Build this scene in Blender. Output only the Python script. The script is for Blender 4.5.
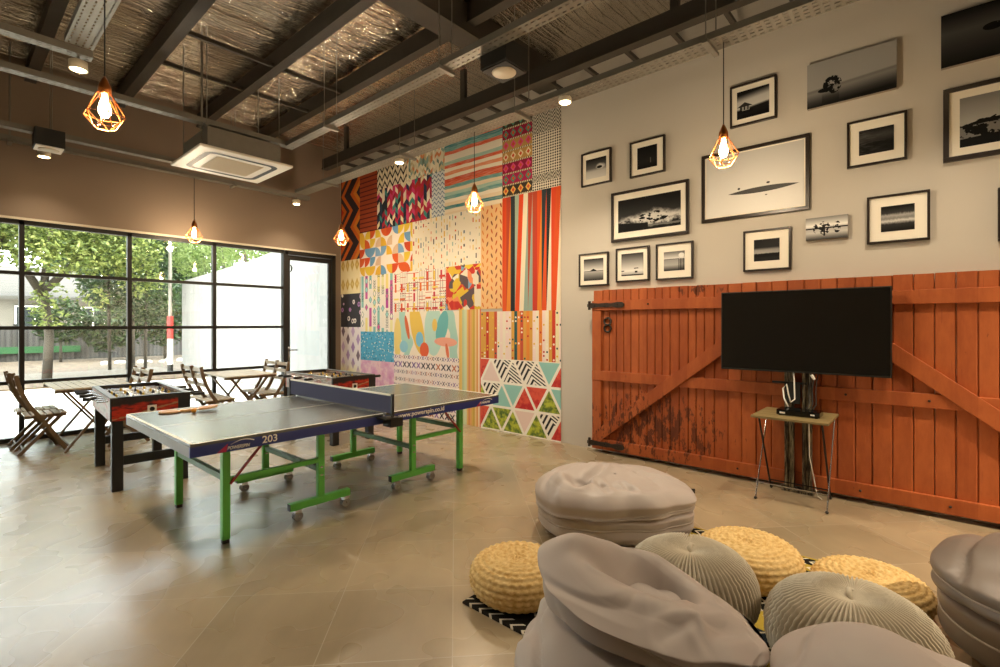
import bpy, bmesh, math, random
from math import sin, cos, pi, sqrt, radians, atan2, floor
from mathutils import Vector, Matrix, noise as mnoise

SC = bpy.context.scene
COL = SC.collection
for o in list(bpy.data.objects):
    bpy.data.objects.remove(o)
random.seed(7)

# ------------------------------------------------------------------ camera, sky, sun, exposure
YAW = 0.8498
cam_d = bpy.data.cameras.new('camera')
cam_d.sensor_width = 36.0
cam_d.lens = 36.0 * 0.49246
cam_d.shift_y = -0.0091
cam_d.clip_start = 0.05
cam = bpy.data.objects.new('camera', cam_d)
COL.objects.link(cam)
cam.location = (0, 0, 1.48)
cam.rotation_euler = (pi / 2, 0, -YAW)
SC.camera = cam

vs = SC.view_settings
vs.view_transform = 'Standard'
vs.look = 'None'
vs.gamma = 1.0
vs.use_curve_mapping = False
vs.exposure = 0.74

world = bpy.data.worlds.new('hazy_sky')
SC.world = world
world.use_nodes = True
wn = world.node_tree
wn.nodes.clear()
w_out = wn.nodes.new('ShaderNodeOutputWorld')
w_bg = wn.nodes.new('ShaderNodeBackground')
w_mix = wn.nodes.new('ShaderNodeMix'); w_mix.data_type = 'RGBA'
w_sky = wn.nodes.new('ShaderNodeTexSky')
w_sky.sky_type = 'NISHITA'
w_sky.sun_disc = False
w_sky.sun_elevation = radians(58)
w_sky.sun_rotation = radians(200)
w_sky.air_density = 1.3
w_sky.dust_density = 3.0
wn.links.new(w_sky.outputs[0], w_mix.inputs[6])
w_mix.inputs[7].default_value = (9.0, 9.3, 9.0, 1)
w_mix.inputs[0].default_value = 0.6
wn.links.new(w_mix.outputs[2], w_bg.inputs[0])
w_bg.inputs[1].default_value = 1.15
wn.links.new(w_bg.outputs[0], w_out.inputs[0])

sun_d = bpy.data.lights.new('sun', 'SUN')
sun_d.energy = 3.2
sun_d.angle = radians(2.5)
sun_d.color = (1.0, 0.95, 0.84)
sun = bpy.data.objects.new('sun', sun_d)
COL.objects.link(sun)
sun.location = (0, 0, 12)
sun.rotation_euler = Vector((0.30, 0.42, -1.0)).to_track_quat('-Z', 'Y').to_euler()

WARM = (1.0, 0.79, 0.54)
DOWN = (1.0, 0.83, 0.61)
P_DOWN = 150.0        # watts of each downlight
P_PEND = 27.0        # watts of each pendant bulb

cy = SC.cycles
cy.max_bounces = 9
cy.diffuse_bounces = 5
cy.glossy_bounces = 4
cy.transparent_max_bounces = 12
cy.sample_clamp_indirect = 6.0
cy.use_denoising = True
cy.caustics_reflective = False
cy.caustics_refractive = False

# ------------------------------------------------------------------ small shader language
def lin(c):
    if isinstance(c, str):
        c = c.lstrip('#')
        c = tuple(int(c[i:i + 2], 16) / 255 for i in (0, 2, 4))
        c = tuple(x / 12.92 if x <= 0.04045 else ((x + 0.055) / 1.055) ** 2.4 for x in c)
    return (c[0], c[1], c[2], 1.0)

class E:
    def __init__(s, nt, sock): s.nt, s.k = nt, sock
    def __add__(s, o): return mth(s.nt, 'ADD', s, o)
    __radd__ = __add__
    def __sub__(s, o): return mth(s.nt, 'SUBTRACT', s, o)
    def __rsub__(s, o): return mth(s.nt, 'SUBTRACT', o, s)
    def __mul__(s, o): return mth(s.nt, 'MULTIPLY', s, o)
    __rmul__ = __mul__
    def __truediv__(s, o): return mth(s.nt, 'DIVIDE', s, o)
    def __lt__(s, o): return mth(s.nt, 'LESS_THAN', s, o)
    def __gt__(s, o): return mth(s.nt, 'GREATER_THAN', s, o)
    def __neg__(s): return mth(s.nt, 'MULTIPLY', s, -1.0)
    def fr(s): return mth(s.nt, 'FRACT', s)
    def fl(s): return mth(s.nt, 'FLOOR', s)
    def ab(s): return mth(s.nt, 'ABSOLUTE', s)
    def sin(s): return mth(s.nt, 'SINE', s)
    def mx(s, o): return mth(s.nt, 'MAXIMUM', s, o)
    def mn(s, o): return mth(s.nt, 'MINIMUM', s, o)
    def sq(s): return mth(s.nt, 'SQRT', s)
    def pw(s, o): return mth(s.nt, 'POWER', s, o)
    def cl(s): return mth(s.nt, 'MINIMUM', mth(s.nt, 'MAXIMUM', s, 0.0), 1.0)
    def sm(s, a, b):
        n = s.nt.nodes.new('ShaderNodeMapRange'); n.interpolation_type = 'SMOOTHSTEP'
        s.nt.links.new(s.k, n.inputs[0])
        n.inputs[1].default_value = a; n.inputs[2].default_value = b
        return E(s.nt, n.outputs[0])

def put(nt, x, sock):
    if isinstance(x, E): nt.links.new(x.k, sock)
    elif isinstance(x, (tuple, list, str)): sock.default_value = lin(x)
    else: sock.default_value = x

def mth(nt, op, *a):
    n = nt.nodes.new('ShaderNodeMath'); n.operation = op
    for i, x in enumerate(a): put(nt, x, n.inputs[i])
    return E(nt, n.outputs[0])

def mix(nt, f, a, b):
    n = nt.nodes.new('ShaderNodeMix'); n.data_type = 'RGBA'
    put(nt, f, n.inputs[0]); put(nt, a, n.inputs[6]); put(nt, b, n.inputs[7])
    return E(nt, n.outputs[2])

def cmb(nt, x, y=0.0, z=0.0):
    n = nt.nodes.new('ShaderNodeCombineXYZ')
    for i, v in enumerate((x, y, z)): put(nt, v, n.inputs[i])
    return E(nt, n.outputs[0])

def rnd(nt, i, j=0.0, s=0.0):
    n = nt.nodes.new('ShaderNodeTexWhiteNoise'); n.noise_dimensions = '3D'
    put(nt, cmb(nt, i, j, s), n.inputs['Vector'])
    return E(nt, n.outputs['Value'])

def nz(nt, vec, scale=5.0, detail=3.0, rough=0.55, dist=0.0):
    n = nt.nodes.new('ShaderNodeTexNoise')
    put(nt, vec, n.inputs['Vector'])
    n.inputs['Scale'].default_value = scale; n.inputs['Detail'].default_value = detail
    n.inputs['Roughness'].default_value = rough; n.inputs['Distortion'].default_value = dist
    return E(nt, n.outputs[0])

def vor(nt, vec, scale=5.0, metric='EUCLIDEAN', feature='F1'):
    n = nt.nodes.new('ShaderNodeTexVoronoi'); n.distance = metric; n.feature = feature
    put(nt, vec, n.inputs['Vector']); n.inputs['Scale'].default_value = scale
    d = E(nt, n.outputs['Distance'])
    sp = nt.nodes.new('ShaderNodeSeparateColor'); nt.links.new(n.outputs['Color'], sp.inputs[0])
    return d, E(nt, sp.outputs[0])

def pal(nt, f, cols):
    n = nt.nodes.new('ShaderNodeValToRGB'); r = n.color_ramp; r.interpolation = 'CONSTANT'
    while len(r.elements) < len(cols): r.elements.new(1.0)
    for i, c in enumerate(cols):
        r.elements[i].position = i / len(cols); r.elements[i].color = lin(c)
    put(nt, f, n.inputs[0])
    return E(nt, n.outputs[0])

def ramp(nt, f, stops):
    n = nt.nodes.new('ShaderNodeValToRGB'); r = n.color_ramp
    while len(r.elements) < len(stops): r.elements.new(1.0)
    for i, (p, c) in enumerate(stops):
        r.elements[i].position = p; r.elements[i].color = lin(c if not isinstance(c, float) else (c, c, c))
    put(nt, f, n.inputs[0])
    return E(nt, n.outputs[0])

def coords(nt, kind='Object'):
    t = nt.nodes.new('ShaderNodeTexCoord')
    sp = nt.nodes.new('ShaderNodeSeparateXYZ')
    nt.links.new(t.outputs[kind], sp.inputs[0])
    return [E(nt, t.outputs[kind])] + [E(nt, sp.outputs[i]) for i in range(3)]

def mat(name, fn=None, rough=0.5, metal=0.0, spec=0.5, bump=None, bstr=0.3, bdist=0.01, coat=0.0, emit=None, estr=0.0, sheen=0.0):
    """fn(nt, p, x, y, z) gives the colour, or a plain colour."""
    m = bpy.data.materials.new(name); m.use_nodes = True
    nt = m.node_tree; b = nt.nodes['Principled BSDF']
    p = None
    if callable(fn) or callable(bump) or callable(rough):
        p = coords(nt)
    put(nt, fn(nt, *p) if callable(fn) else fn, b.inputs['Base Color'])
    put(nt, rough(nt, *p) if callable(rough) else rough, b.inputs['Roughness'])
    b.inputs['Metallic'].default_value = metal
    b.inputs['Specular IOR Level'].default_value = spec
    b.inputs['Coat Weight'].default_value = coat
    b.inputs['Sheen Weight'].default_value = sheen
    if emit:
        b.inputs['Emission Color'].default_value = lin(emit); b.inputs['Emission Strength'].default_value = estr
    if bump:
        bn = nt.nodes.new('ShaderNodeBump'); bn.inputs['Strength'].default_value = bstr; bn.inputs['Distance'].default_value = bdist
        put(nt, bump(nt, *p), bn.inputs['Height']); nt.links.new(bn.outputs[0], b.inputs['Normal'])
    return m

def mottled(c1, c2, scale=8.0, detail=4.0):
    return lambda nt, p, x, y, z: mix(nt, nz(nt, p, scale, detail), c1, c2)

def wood(c1, c2, axis=0, sc=9.0):
    def f(nt, p, x, y, z):
        v = [x, y, z]; v = [a * (1.6 if i == axis else sc * 2) for i, a in enumerate(v)]
        return mix(nt, nz(nt, cmb(nt, *v), 1.0, 5.0, 0.65, 0.6).sm(0.3, 0.7), c1, c2)
    return f

# ------------------------------------------------------------------ mesh builder
class MB:
    def __init__(s): s.v, s.f, s.m = [], [], []
    def add(s, vs_, fs, mi=0):
        o = len(s.v); s.v += [tuple(v) for v in vs_]
        for f in fs: s.f.append([i + o for i in f]); s.m.append(mi)
        return s
    def box(s, a, b, mi=0):
        (x0, y0, z0), (x1, y1, z1) = a, b
        x0, x1 = min(x0, x1), max(x0, x1); y0, y1 = min(y0, y1), max(y0, y1); z0, z1 = min(z0, z1), max(z0, z1)
        V = [(x0, y0, z0), (x1, y0, z0), (x1, y1, z0), (x0, y1, z0), (x0, y0, z1), (x1, y0, z1), (x1, y1, z1), (x0, y1, z1)]
        return s.add(V, [(0, 3, 2, 1), (4, 5, 6, 7), (0, 1, 5, 4), (1, 2, 6, 5), (2, 3, 7, 6), (3, 0, 4, 7)], mi)
    def bar(s, p, q, w, h, up=(0, 0, 1), mi=0):
        p, q = Vector(p), Vector(q); d = (q - p).normalized(); up = Vector(up)
        if abs(d.dot(up)) > 0.98: up = Vector((1, 0, 0))
        a = d.cross(up).normalized(); b = a.cross(d).normalized()
        V = [c + a * i * w / 2 + b * j * h / 2 for c in (p, q) for i, j in ((-1, -1), (1, -1), (1, 1), (-1, 1))]
        return s.add(V, [(3, 2, 1, 0), (4, 5, 6, 7), (0, 1, 5, 4), (1, 2, 6, 5), (2, 3, 7, 6), (3, 0, 4, 7)], mi)
    def path(s, pts, r, n=8, mi=0, closed=False):
        pts = [Vector(p) for p in pts]; k = len(pts)
        rr = r if isinstance(r, (list, tuple)) else [r] * k
        V = []; ref = None
        for i, p in enumerate(pts):
            a = pts[(i - 1) % k] if (i or closed) else p; b = pts[(i + 1) % k] if (i < k - 1 or closed) else p
            d = (b - a).normalized()
            if ref is None: ref = Vector((0, 0, 1)) if abs(d.z) < 0.9 else Vector((1, 0, 0))
            e = d.cross(ref).normalized(); g = e.cross(d).normalized(); ref = g
            V += [p + (e * cos(2 * pi * t / n) + g * sin(2 * pi * t / n)) * rr[i] for t in range(n)]
        F = []
        for i in range(k if closed else k - 1):
            for t in range(n):
                u = (t + 1) % n; j = (i + 1) % k
                F.append((i * n + t, i * n + u, j * n + u, j * n + t))
        if not closed:
            F.append(tuple(range(n))[::-1]); F.append(tuple((k - 1) * n + t for t in range(n)))
        return s.add(V, F, mi)
    def strip(s, pts, w, h, side, mi=0):
        """flat bar of width w (along side) and thickness h following pts"""
        pts = [Vector(p) for p in pts]; side = Vector(side).normalized(); k = len(pts); V = []
        for i, p in enumerate(pts):
            d = (pts[min(i + 1, k - 1)] - pts[max(i - 1, 0)]).normalized(); nn = d.cross(side).normalized()
            V += [p + side * a * w / 2 + nn * b * h / 2 for a, b in ((-1, -1), (1, -1), (1, 1), (-1, 1))]
        F = [(3, 2, 1, 0), tuple((k - 1) * 4 + t for t in range(4))]
        for i in range(k - 1):
            for t in range(4):
                u = (t + 1) % 4; F.append((i * 4 + t, i * 4 + u, i * 4 + 4 + u, i * 4 + 4 + t))
        return s.add(V, F, mi)
    def lathe(s, prof, n=24, c=(0, 0, 0), mi=0, wob=None):
        V = []; k = len(prof)
        for i, (r, z) in enumerate(prof):
            for t in range(n):
                a = 2 * pi * t / n; rr, zz = (r, z) if not wob else wob(i, r, z, a)
                V.append((c[0] + rr * cos(a), c[1] + rr * sin(a), c[2] + zz))
        F = [(i * n + t, i * n + (t + 1) % n, (i + 1) * n + (t + 1) % n, (i + 1) * n + t) for i in range(k - 1) for t in range(n)]
        F += [tuple(range(n))[::-1], tuple((k - 1) * n + t for t in range(n))]
        return s.add(V, F, mi)
    def prism(s, poly, axis, a, b, mi=0):
        """poly of 2-D points extruded along axis 0/1/2 from a to b"""
        def pt(p, t):
            q = list(p); q.insert(axis, t); return q
        k = len(poly)
        V = [pt(p, a) for p in poly] + [pt(p, b) for p in poly]
        F = [tuple(range(k))[::-1], tuple(range(k, 2 * k))] + [(i, (i + 1) % k, k + (i + 1) % k, k + i) for i in range(k)]
        return s.add(V, F, mi)
    def ball(s, c, r, n=12, k=8, sc=(1, 1, 1), mi=0):
        prof = [(max(r * sin(pi * i / k), 1e-4), -r * cos(pi * i / k)) for i in range(k + 1)]
        o = len(s.v); s.lathe(prof, n, (0, 0, 0), mi)
        for i in range(o, len(s.v)):
            v = s.v[i]; s.v[i] = (c[0] + v[0] * sc[0], c[1] + v[1] * sc[1], c[2] + v[2] * sc[2])
        return s
    def mesh(s, name, mats, smooth=False):
        me = bpy.data.meshes.new(name); me.from_pydata(s.v, [], s.f)
        for m in (mats if isinstance(mats, (list, tuple)) else [mats]): me.materials.append(m)
        me.polygons.foreach_set('material_index', s.m)
        bm = bmesh.new(); bm.from_mesh(me); bmesh.ops.recalc_face_normals(bm, faces=bm.faces); bm.to_mesh(me); bm.free()
        if smooth: me.polygons.foreach_set('use_smooth', [True] * len(me.polygons))
        me.update(); return me
    def build(s, name, mats, parent=None, loc=(0, 0, 0), rot=(0, 0, 0), smooth=False, bevel=0.0, auto=False, bseg=2):
        o = bpy.data.objects.new(name, s.mesh(name, mats, smooth or auto)); COL.objects.link(o)
        o.location = loc; o.rotation_euler = rot
        if parent: o.parent = parent
        if bevel:
            md = o.modifiers.new('bevel', 'BEVEL'); md.width = bevel; md.segments = bseg; md.limit_method = 'ANGLE'
        if auto:
            try: o.data.set_sharp_from_angle(angle=radians(35))
            except Exception: pass
        return o

def tag(o, label=None, cat=None, group=None, kind=None):
    if label: o['label'] = label
    if cat: o['category'] = cat
    if group: o['group'] = group
    if kind: o['kind'] = kind
    return o

def thing(name, label, cat, loc=(0, 0, 0), rz=0.0, group=None):
    o = bpy.data.objects.new(name, None); COL.objects.link(o)
    o.empty_display_size = 0.1; o.location = loc; o.rotation_euler = (0, 0, rz)
    return tag(o, label, cat, group)

def copy_tree(o, parent=None):
    c = o.copy(); COL.objects.link(c)
    if parent: c.parent = parent
    for ch in list(o.children): copy_tree(ch, c)
    return c

def struct(name, mb, m, parent=None, **k):
    o = mb.build(name, m, parent, **k)
    if not parent: tag(o, kind='structure')
    return o

def lamp(name, kind, energy, color, loc, parent=None, size=0.04, spot=None, aim=None):
    d = bpy.data.lights.new(name, kind); d.energy = energy; d.color = color; d.shadow_soft_size = size
    if kind == 'SPOT': d.spot_size = radians(spot); d.spot_blend = 0.85
    o = bpy.data.objects.new(name, d); COL.objects.link(o); o.location = loc
    if parent: o.parent = parent
    if aim: o.rotation_euler = Vector(aim).to_track_quat('-Z', 'Y').to_euler()
    return o

def RD(r, d):
    """metres to the right of / along the bean-bag corner's diagonal axis"""
    return (r * cos(YAW) + d * sin(YAW), -r * sin(YAW) + d * cos(YAW))

# ------------------------------------------------------------------ shared materials
def tile_col(nt, p, x, y, z):
    ca, sa = cos(-0.759 + pi / 2), sin(-0.759 + pi / 2)      # tiles laid at about 45 degrees to the walls
    a = (x * cos(0.759) - y * sin(0.759)) / 0.6 + 0.02
    b = (x * sin(0.759) + y * cos(0.759)) / 0.6 + 0.33
    ga = (a.fr() - 0.5).ab(); gb = (b.fr() - 0.5).ab()
    g = (ga.mx(gb) > 0.4965)
    t = rnd(nt, a.fl(), b.fl())
    n = nz(nt, p, 1.8, 3.0, 0.5, 0.3); n2 = nz(nt, cmb(nt, a * 3.0, b * 0.5), 3.0, 4.0)
    base = mix(nt, (n * 0.7 + t * 0.22 + n2 * 0.18).sm(0.15, 0.98), '#82745c', '#ad9b7d')
    return mix(nt, g * 0.55, base, '#c6beae')
def tile_rough(nt, p, x, y, z):
    return nz(nt, p, 3.0, 1.0) * 0.05 + 0.25
M = {}
M['floor'] = mat('floor_tile', tile_col, rough=tile_rough, spec=0.85)
M['wall'] = mat('wall_paint', mottled('#c2baad', '#c9c1b3', 1.5), rough=0.9, spec=0.2)
M['wall_backlit'] = mat('backlit_wall_paint', mottled('#857464', '#8c7a69', 1.5), rough=0.9, spec=0.2)  # same paint as the other walls, with the backlit shade put into its colour
M['steel_dark'] = mat('black_steel', '#25231f', rough=0.5, metal=0.3)
M['beam'] = mat('painted_beam_steel', mottled('#37322b', '#464037', 6.0), rough=0.55, metal=0.2)
def foil_bump(nt, p, x, y, z):
    w = nz(nt, cmb(nt, x * 1.1, y * 10.0), 2.0, 4.0, 0.65, 0.6)
    r = ((y / 0.105 + nz(nt, p, 1.2, 2.0) * 2.4).fr() - 0.5).ab()
    return w * 1.5 + r.sm(0.0, 0.16) * 0.5 + nz(nt, p, 9.0, 3.0) * 0.5
M['foil'] = mat('foil_insulation', mottled('#ebe3d6', '#cfc6b9', 1.3), rough=0.17, metal=0.93, spec=0.8, bump=foil_bump, bstr=0.9, bdist=0.03)
M['galv'] = mat('galvanised_steel', mottled('#767167', '#868176', 12.0), rough=0.5, metal=0.35)
M['white'] = mat('white_plastic', '#eee8dc', rough=0.45)
M['cream'] = mat('cream_metal', '#cfc4ae', rough=0.5)
M['black'] = mat('black_plastic', '#16140f', rough=0.5)
M['gloss_black'] = mat('gloss_black', '#050505', rough=0.08)
M['chrome'] = mat('chrome', '#c9c9c9', rough=0.2, metal=1.0)
M['white_paint'] = mat('white_line_paint', '#ece9dd', rough=0.5)

def glass_mat():
    m = bpy.data.materials.new('clear_glass'); m.use_nodes = True; nt = m.node_tree; nt.nodes.clear()
    out = nt.nodes.new('ShaderNodeOutputMaterial'); mx = nt.nodes.new('ShaderNodeMixShader')
    tr = nt.nodes.new('ShaderNodeBsdfTransparent'); gl = nt.nodes.new('ShaderNodeBsdfGlossy'); fr = nt.nodes.new('ShaderNodeFresnel')
    tr.inputs[0].default_value = (0.95, 0.97, 0.96, 1); gl.inputs['Roughness'].default_value = 0.0; fr.inputs[0].default_value = 1.45
    nt.links.new(fr.outputs[0], mx.inputs[0]); nt.links.new(tr.outputs[0], mx.inputs[1]); nt.links.new(gl.outputs[0], mx.inputs[2])
    nt.links.new(mx.outputs[0], out.inputs[0]); return m
M['glass'] = glass_mat()

# ------------------------------------------------------------------ the room
XR, YW = 5.143, 8.64          # right wall plane, window wall plane
XL, YB, ZC = -3.2, -3.6, 4.82
struct('floor', MB().box((XL, YB, -0.12), (XR, YW + 0.1, 0.0)), M['floor'])
struct('wall_right', MB().box((XR, YB, 0), (XR + 0.2, YW + 0.1, ZC + 0.1)), M['wall'])
struct('wall_left', MB().box((XL - 0.2, YB, 0), (XL, YW + 0.1, ZC + 0.1)), M['wall'])
struct('wall_back', MB().box((XL - 0.2, YB - 0.2, 0), (XR + 0.2, YB, ZC + 0.1)), M['wall'])
HEAD = 2.80
struct('wall_front', MB().box((XL, YW, HEAD), (XR, YW + 0.2, ZC + 0.1)).box((5.03, YW, 0), (XR, YW + 0.2, HEAD)), M['wall_backlit'])
# slightly sagging foil ceiling sheet on a solid roof slab
cm = MB(); nx, ny = 84, 620
for j in range(ny + 1):
    for i in range(nx + 1):
        x = XL + (XR - XL) * i / nx; y = YB + (YW + 0.1 - YB) * j / ny
        s_ = 0.030 * mnoise.noise(Vector((x * 0.6, y * 1.6, 0))) + 0.020 * mnoise.noise(Vector((x * 1.1, y * 4.5, 3)))
        s_ += 0.012 * mnoise.noise(Vector((x * 1.6, y * 15.0, 7))) + 0.004 * mnoise.noise(Vector((x * 5.0, y * 17.0, 11)))
        s_ -= 0.005 * max(0.0, 1 - abs(((y / 0.21 + 0.25 * mnoise.noise(Vector((x * 0.8, y, 1)))) % 1.0) - 0.5) * 6)
        cm.v.append((x, y, ZC + s_))
for j in range(ny):
    for i in range(nx):
        a = j * (nx + 1) + i; cm.f.append((a, a + 1, a + nx + 2, a + nx + 1)); cm.m.append(0)
struct('ceiling', cm.box((XL - 0.2, YB - 0.2, ZC + 0.1), (XR + 0.2, YW + 0.3, ZC + 0.25)), M['foil'], smooth=True)
struct('trim_1', MB().box((XL, YW - 0.012, HEAD + 0.0), (5.04, YW, HEAD + 0.03)), M['cream'])

def ibeam(x0, x1, y0, y1, z0, z1, along):
    mb = MB(); t = 0.022
    e = 0.012
    if along == 'y': mb.box((x0, y0, z0), (x1, y1, z0 + t)).box((x0 + e, y0, z0 + t), (x1 - e, y1, z1))
    else: mb.box((x0, y0, z0), (x1, y1, z0 + t)).box((x0, y0 + e, z0 + t), (x1, y1 - e, z1))
    return mb
for xc in (-1.35, -0.28, 0.76, 1.68, 2.70, 3.60):
    struct('roof_beam', ibeam(xc - 0.055, xc + 0.055, YB, YW, 4.56, 4.77, 'y'), M['beam'])
wb = struct('roof_beam', ibeam(4.46, 4.57, YB, 8.12, 4.22, 4.40, 'y'), M['beam'])
for i in range(24):
    yb_ = 7.62 - i * 0.48
    MB().box((4.55, yb_ - 0.02, 4.24), (XR, yb_ + 0.02, 4.28)).build('wall_bracket', M['beam'], wb)
for yb_ in (7.4, 4.6, 1.8, -1.0):
    MB().box((4.49, yb_ - 0.04, 4.40), (4.54, yb_ + 0.04, 4.80)).build('drop_post', M['beam'], wb)
for y0 in (-2.0, 3.56):
    struct('roof_beam', ibeam(XL, 5.143, y0, y0 + 0.27, 4.46, 4.76, 'x'), M['beam'])
for yc in (5.97, 6.87, 0.4):
    struct('roof_purlin', MB().box((1.68, yc - 0.018, 4.575), (3.6, yc + 0.018, 4.62)), M['beam'])

# window wall: four glazed bays and a glass door
ZT = (0.745, 1.435, 2.13)
xs = [-3.2, -2.66, -1.545, -0.43, 0.686, 1.80, 2.913, 4.05]
yc = YW + 0.05
for k in range(len(xs) - 1):
    x0, x1 = xs[k], xs[k + 1]
    w = struct('window_%d' % (k + 1), MB().box((x0 - 0.025, yc - 0.04, 0), (x0 + 0.025, yc + 0.04, HEAD)), M['steel_dark'])
    fr = MB().box((x0, yc - 0.04, HEAD - 0.055), (x1, yc + 0.04, HEAD)).box((x0, yc - 0.04, 0.0), (x1, yc + 0.04, 0.055))
    for z in ZT: fr.box((x0, yc - 0.03, z - 0.022), (x1, yc + 0.03, z + 0.022))
    fr.build('window_frame', M['steel_dark'], w)
    zz = [0.03] + list(ZT) + [HEAD - 0.03]
    for a, b in zip(zz[:-1], zz[1:]):
        MB().box((x0 + 0.02, yc - 0.003, a), (x1 - 0.02, yc + 0.003, b)).build('pane', M['glass'], w)
d0, d1 = 4.05, 5.03
door = struct('door_1', MB().box((d0 - 0.03, yc - 0.06, 0), (d0 + 0.05, yc + 0.05, HEAD)).box((d1 - 0.07, yc - 0.06, 0), (d1, yc + 0.05, HEAD)).box((d0, yc - 0.06, HEAD - 0.07), (d1, yc + 0.05, HEAD)), M['steel_dark'])
leaf = MB().box((d0 + 0.055, yc - 0.03, 0.01), (d0 + 0.10, yc + 0.02, HEAD - 0.08)).box((d1 - 0.13, yc - 0.03, 0.01), (d1 - 0.075, yc + 0.02, HEAD - 0.08))
leaf.box((d0 + 0.1, yc - 0.03, HEAD - 0.16), (d1 - 0.13, yc + 0.02, HEAD - 0.08)).box((d0 + 0.1, yc - 0.03, 0.01), (d1 - 0.13, yc + 0.02, 0.1))
leaf.build('door_leaf', M['steel_dark'], door)
MB().box((d0 + 0.1, yc - 0.004, 0.1), (d1 - 0.13, yc + 0.004, HEAD - 0.16)).build('pane', M['glass'], door)
hd = MB().box((d0 + 0.055, yc - 0.036, 0.82), (d0 + 0.095, yc - 0.03, 1.08)).path([(d0 + 0.075, yc - 0.03, 1.02), (d0 + 0.075, yc - 0.085, 1.02), (d0 + 0.21, yc - 0.085, 1.02)], 0.011, 8)
hd.build('door_handle', M['chrome'], door, smooth=True)
st = MB(); st.path([(4.157 + 0.035 * cos(a), yc - 0.006, 2.49 + 0.06 * sin(a)) for a in [(-1.9 + 3.6 * i / 14) for i in range(15)]], [0.004 + 0.009 * sin(pi * i / 14) for i in range(15)], 6)
st.build('door_sticker', M['black'], door)

# ------------------------------------------------------------------ cable trays hung under the roof
def tray(label, p, q, w=0.2, zb=3.68, group='cable trays under the roof', hangers=True, end=None):
    """perforated channel from p to q (plan points on its centre line)"""
    p, q = Vector((p[0], p[1], 0)), Vector((q[0], q[1], 0)); L = (q - p).length
    t = thing('cable_tray', label, 'cable tray', (p.x, p.y, zb), atan2(q.y - p.y, q.x - p.x), group)
    m = MB()
    for s in (-1, 1):
        m.box((0, s * w / 2 - 0.002, 0), (L, s * w / 2 + 0.002, 0.055))
        m.box((0, s * w / 2, 0.051), (L, s * (w / 2 - 0.012), 0.055))
    m.build('side_rail', M['galv'], t)
    b = MB()
    k = 2 if w < 0.15 else 4
    for i in range(k + 1):
        yv = -w / 2 + w * i / k; hw = (w / k - 0.012) / 2
        b.box((0, max(yv - hw, -w / 2), -0.001), (L, min(yv + hw, w / 2), 0.002))
    n = int(L / 0.06)
    for i in range(n + 1):
        xx = L * i / n; b.box((max(xx - 0.013, 0), -w / 2, -0.0012), (min(xx + 0.013, L), w / 2, 0.0022))
    b.build('perforated_base', M['galv'], t)
    if hangers:
        k = max(2, int(L / 1.9))
        for i in range(k):
            xx = L * (i + 0.5) / k; h = MB()
            for s in (-1, 1): h.path([(xx, s * (w / 2 + 0.02), -0.03), (xx, s * (w / 2 + 0.02), 4.78 - zb)], 0.005, 6)
            h.box((xx - 0.02, -w / 2 - 0.04, -0.03), (xx + 0.02, w / 2 + 0.04, -0.002))
            h.build('hanger', M['galv'], t)
    return t
tray('long cable tray nearest above the window wall, lamp pendant hanging from it', (XL + 0.05, 8.16), (4.24, 8.16), 0.11, 3.64)
tray('cable tray along the mural and gallery wall with a row of caged pendants', (4.06, YB + 0.1), (4.06, 8.09), 0.2, 3.70)
tray('cable tray running behind the ceiling air conditioner, carrying a black square fixture', (XL + 0.05, 7.42), (2.15, 7.42), 0.10, 3.58)
tray('bright cable tray crossing just in front of the air conditioner', (XL + 0.05, 6.10), (2.97, 6.10), 0.10, 3.71)
tray('inner cable tray under the middle roof beam, black square fixture near its camera end', (2.90, YB + 0.1), (2.90, 6.04), 0.11, 3.70)
tray('short bright cable tray at upper left, meeting the wide perforated tray', (XL + 0.05, 5.40), (0.86, 5.40), 0.10, 3.74)
tray('wide perforated grey cable tray above the nearest caged pendant', (0.76, YB + 0.1), (0.76, 5.3), 0.18, 3.78, hangers=False)

# ------------------------------------------------------------------ lamps
M['bulb'] = mat('lit_bulb', '#fff0d0', emit=(1.0, 0.72, 0.36), estr=26.0)
M['downglow'] = mat('lit_lens', '#fff0d0', emit=(1.0, 0.76, 0.42), estr=24.0)
M['copper'] = mat('copper_wire', '#b06a35', rough=0.35, metal=0.9)
M['cord'] = mat('black_cord', '#1c1712', rough=0.7)
def pendant(x, y, z, ztop, label):
    t = thing('pendant_lamp', label, 'pendant lamp', (x, y, z), 0, 'caged pendant lamps')
    MB().path([(0, 0, 0.17), (0, 0, ztop - z)], 0.004, 6).build('cord', M['cord'], t)
    MB().lathe([(0.005, 0.20), (0.018, 0.175), (0.034, 0.135), (0.036, 0.09), (0.030, 0.088)], 16).build('lamp_cap', M['copper'], t, smooth=True)
    c = MB(); n = 6
    R = [(0.036, 0.095), (0.112, -0.05), (0.058, -0.125)]
    ring = lambda k, off: [(R[k][0] * cos(2 * pi * (i + off) / n), R[k][0] * sin(2 * pi * (i + off) / n), R[k][1]) for i in range(n)]
    a, b, d = ring(0, 0), ring(1, 0.5), ring(2, 0)
    for i in range(n):
        for u, v in ((a[i], b[i]), (a[(i + 1) % n], b[i]), (b[i], d[i]), (b[i], d[(i + 1) % n]), (d[i], d[(i + 1) % n]), (b[i], b[(i + 1) % n])):
            c.path([u, v], 0.0028, 5)
    c.build('wire_cage', M['copper'], t)
    MB().lathe([(0.001, -0.062), (0.018, -0.056), (0.031, -0.035), (0.034, -0.01), (0.026, 0.03), (0.016, 0.06), (0.014, 0.09)], 16).build('bulb', M['bulb'], t, smooth=True)
    lamp('pendant_light', 'POINT', P_PEND, WARM, (0, 0, -0.105), t, 0.05)
pendant(4.07, 1.236, 2.853, 3.70, 'caged pendant lamp hanging in front of the framed photos, nearest the television')
pendant(4.07, 3.97, 2.91, 3.70, 'caged pendant lamp hanging in front of the striped middle of the mural')
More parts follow.
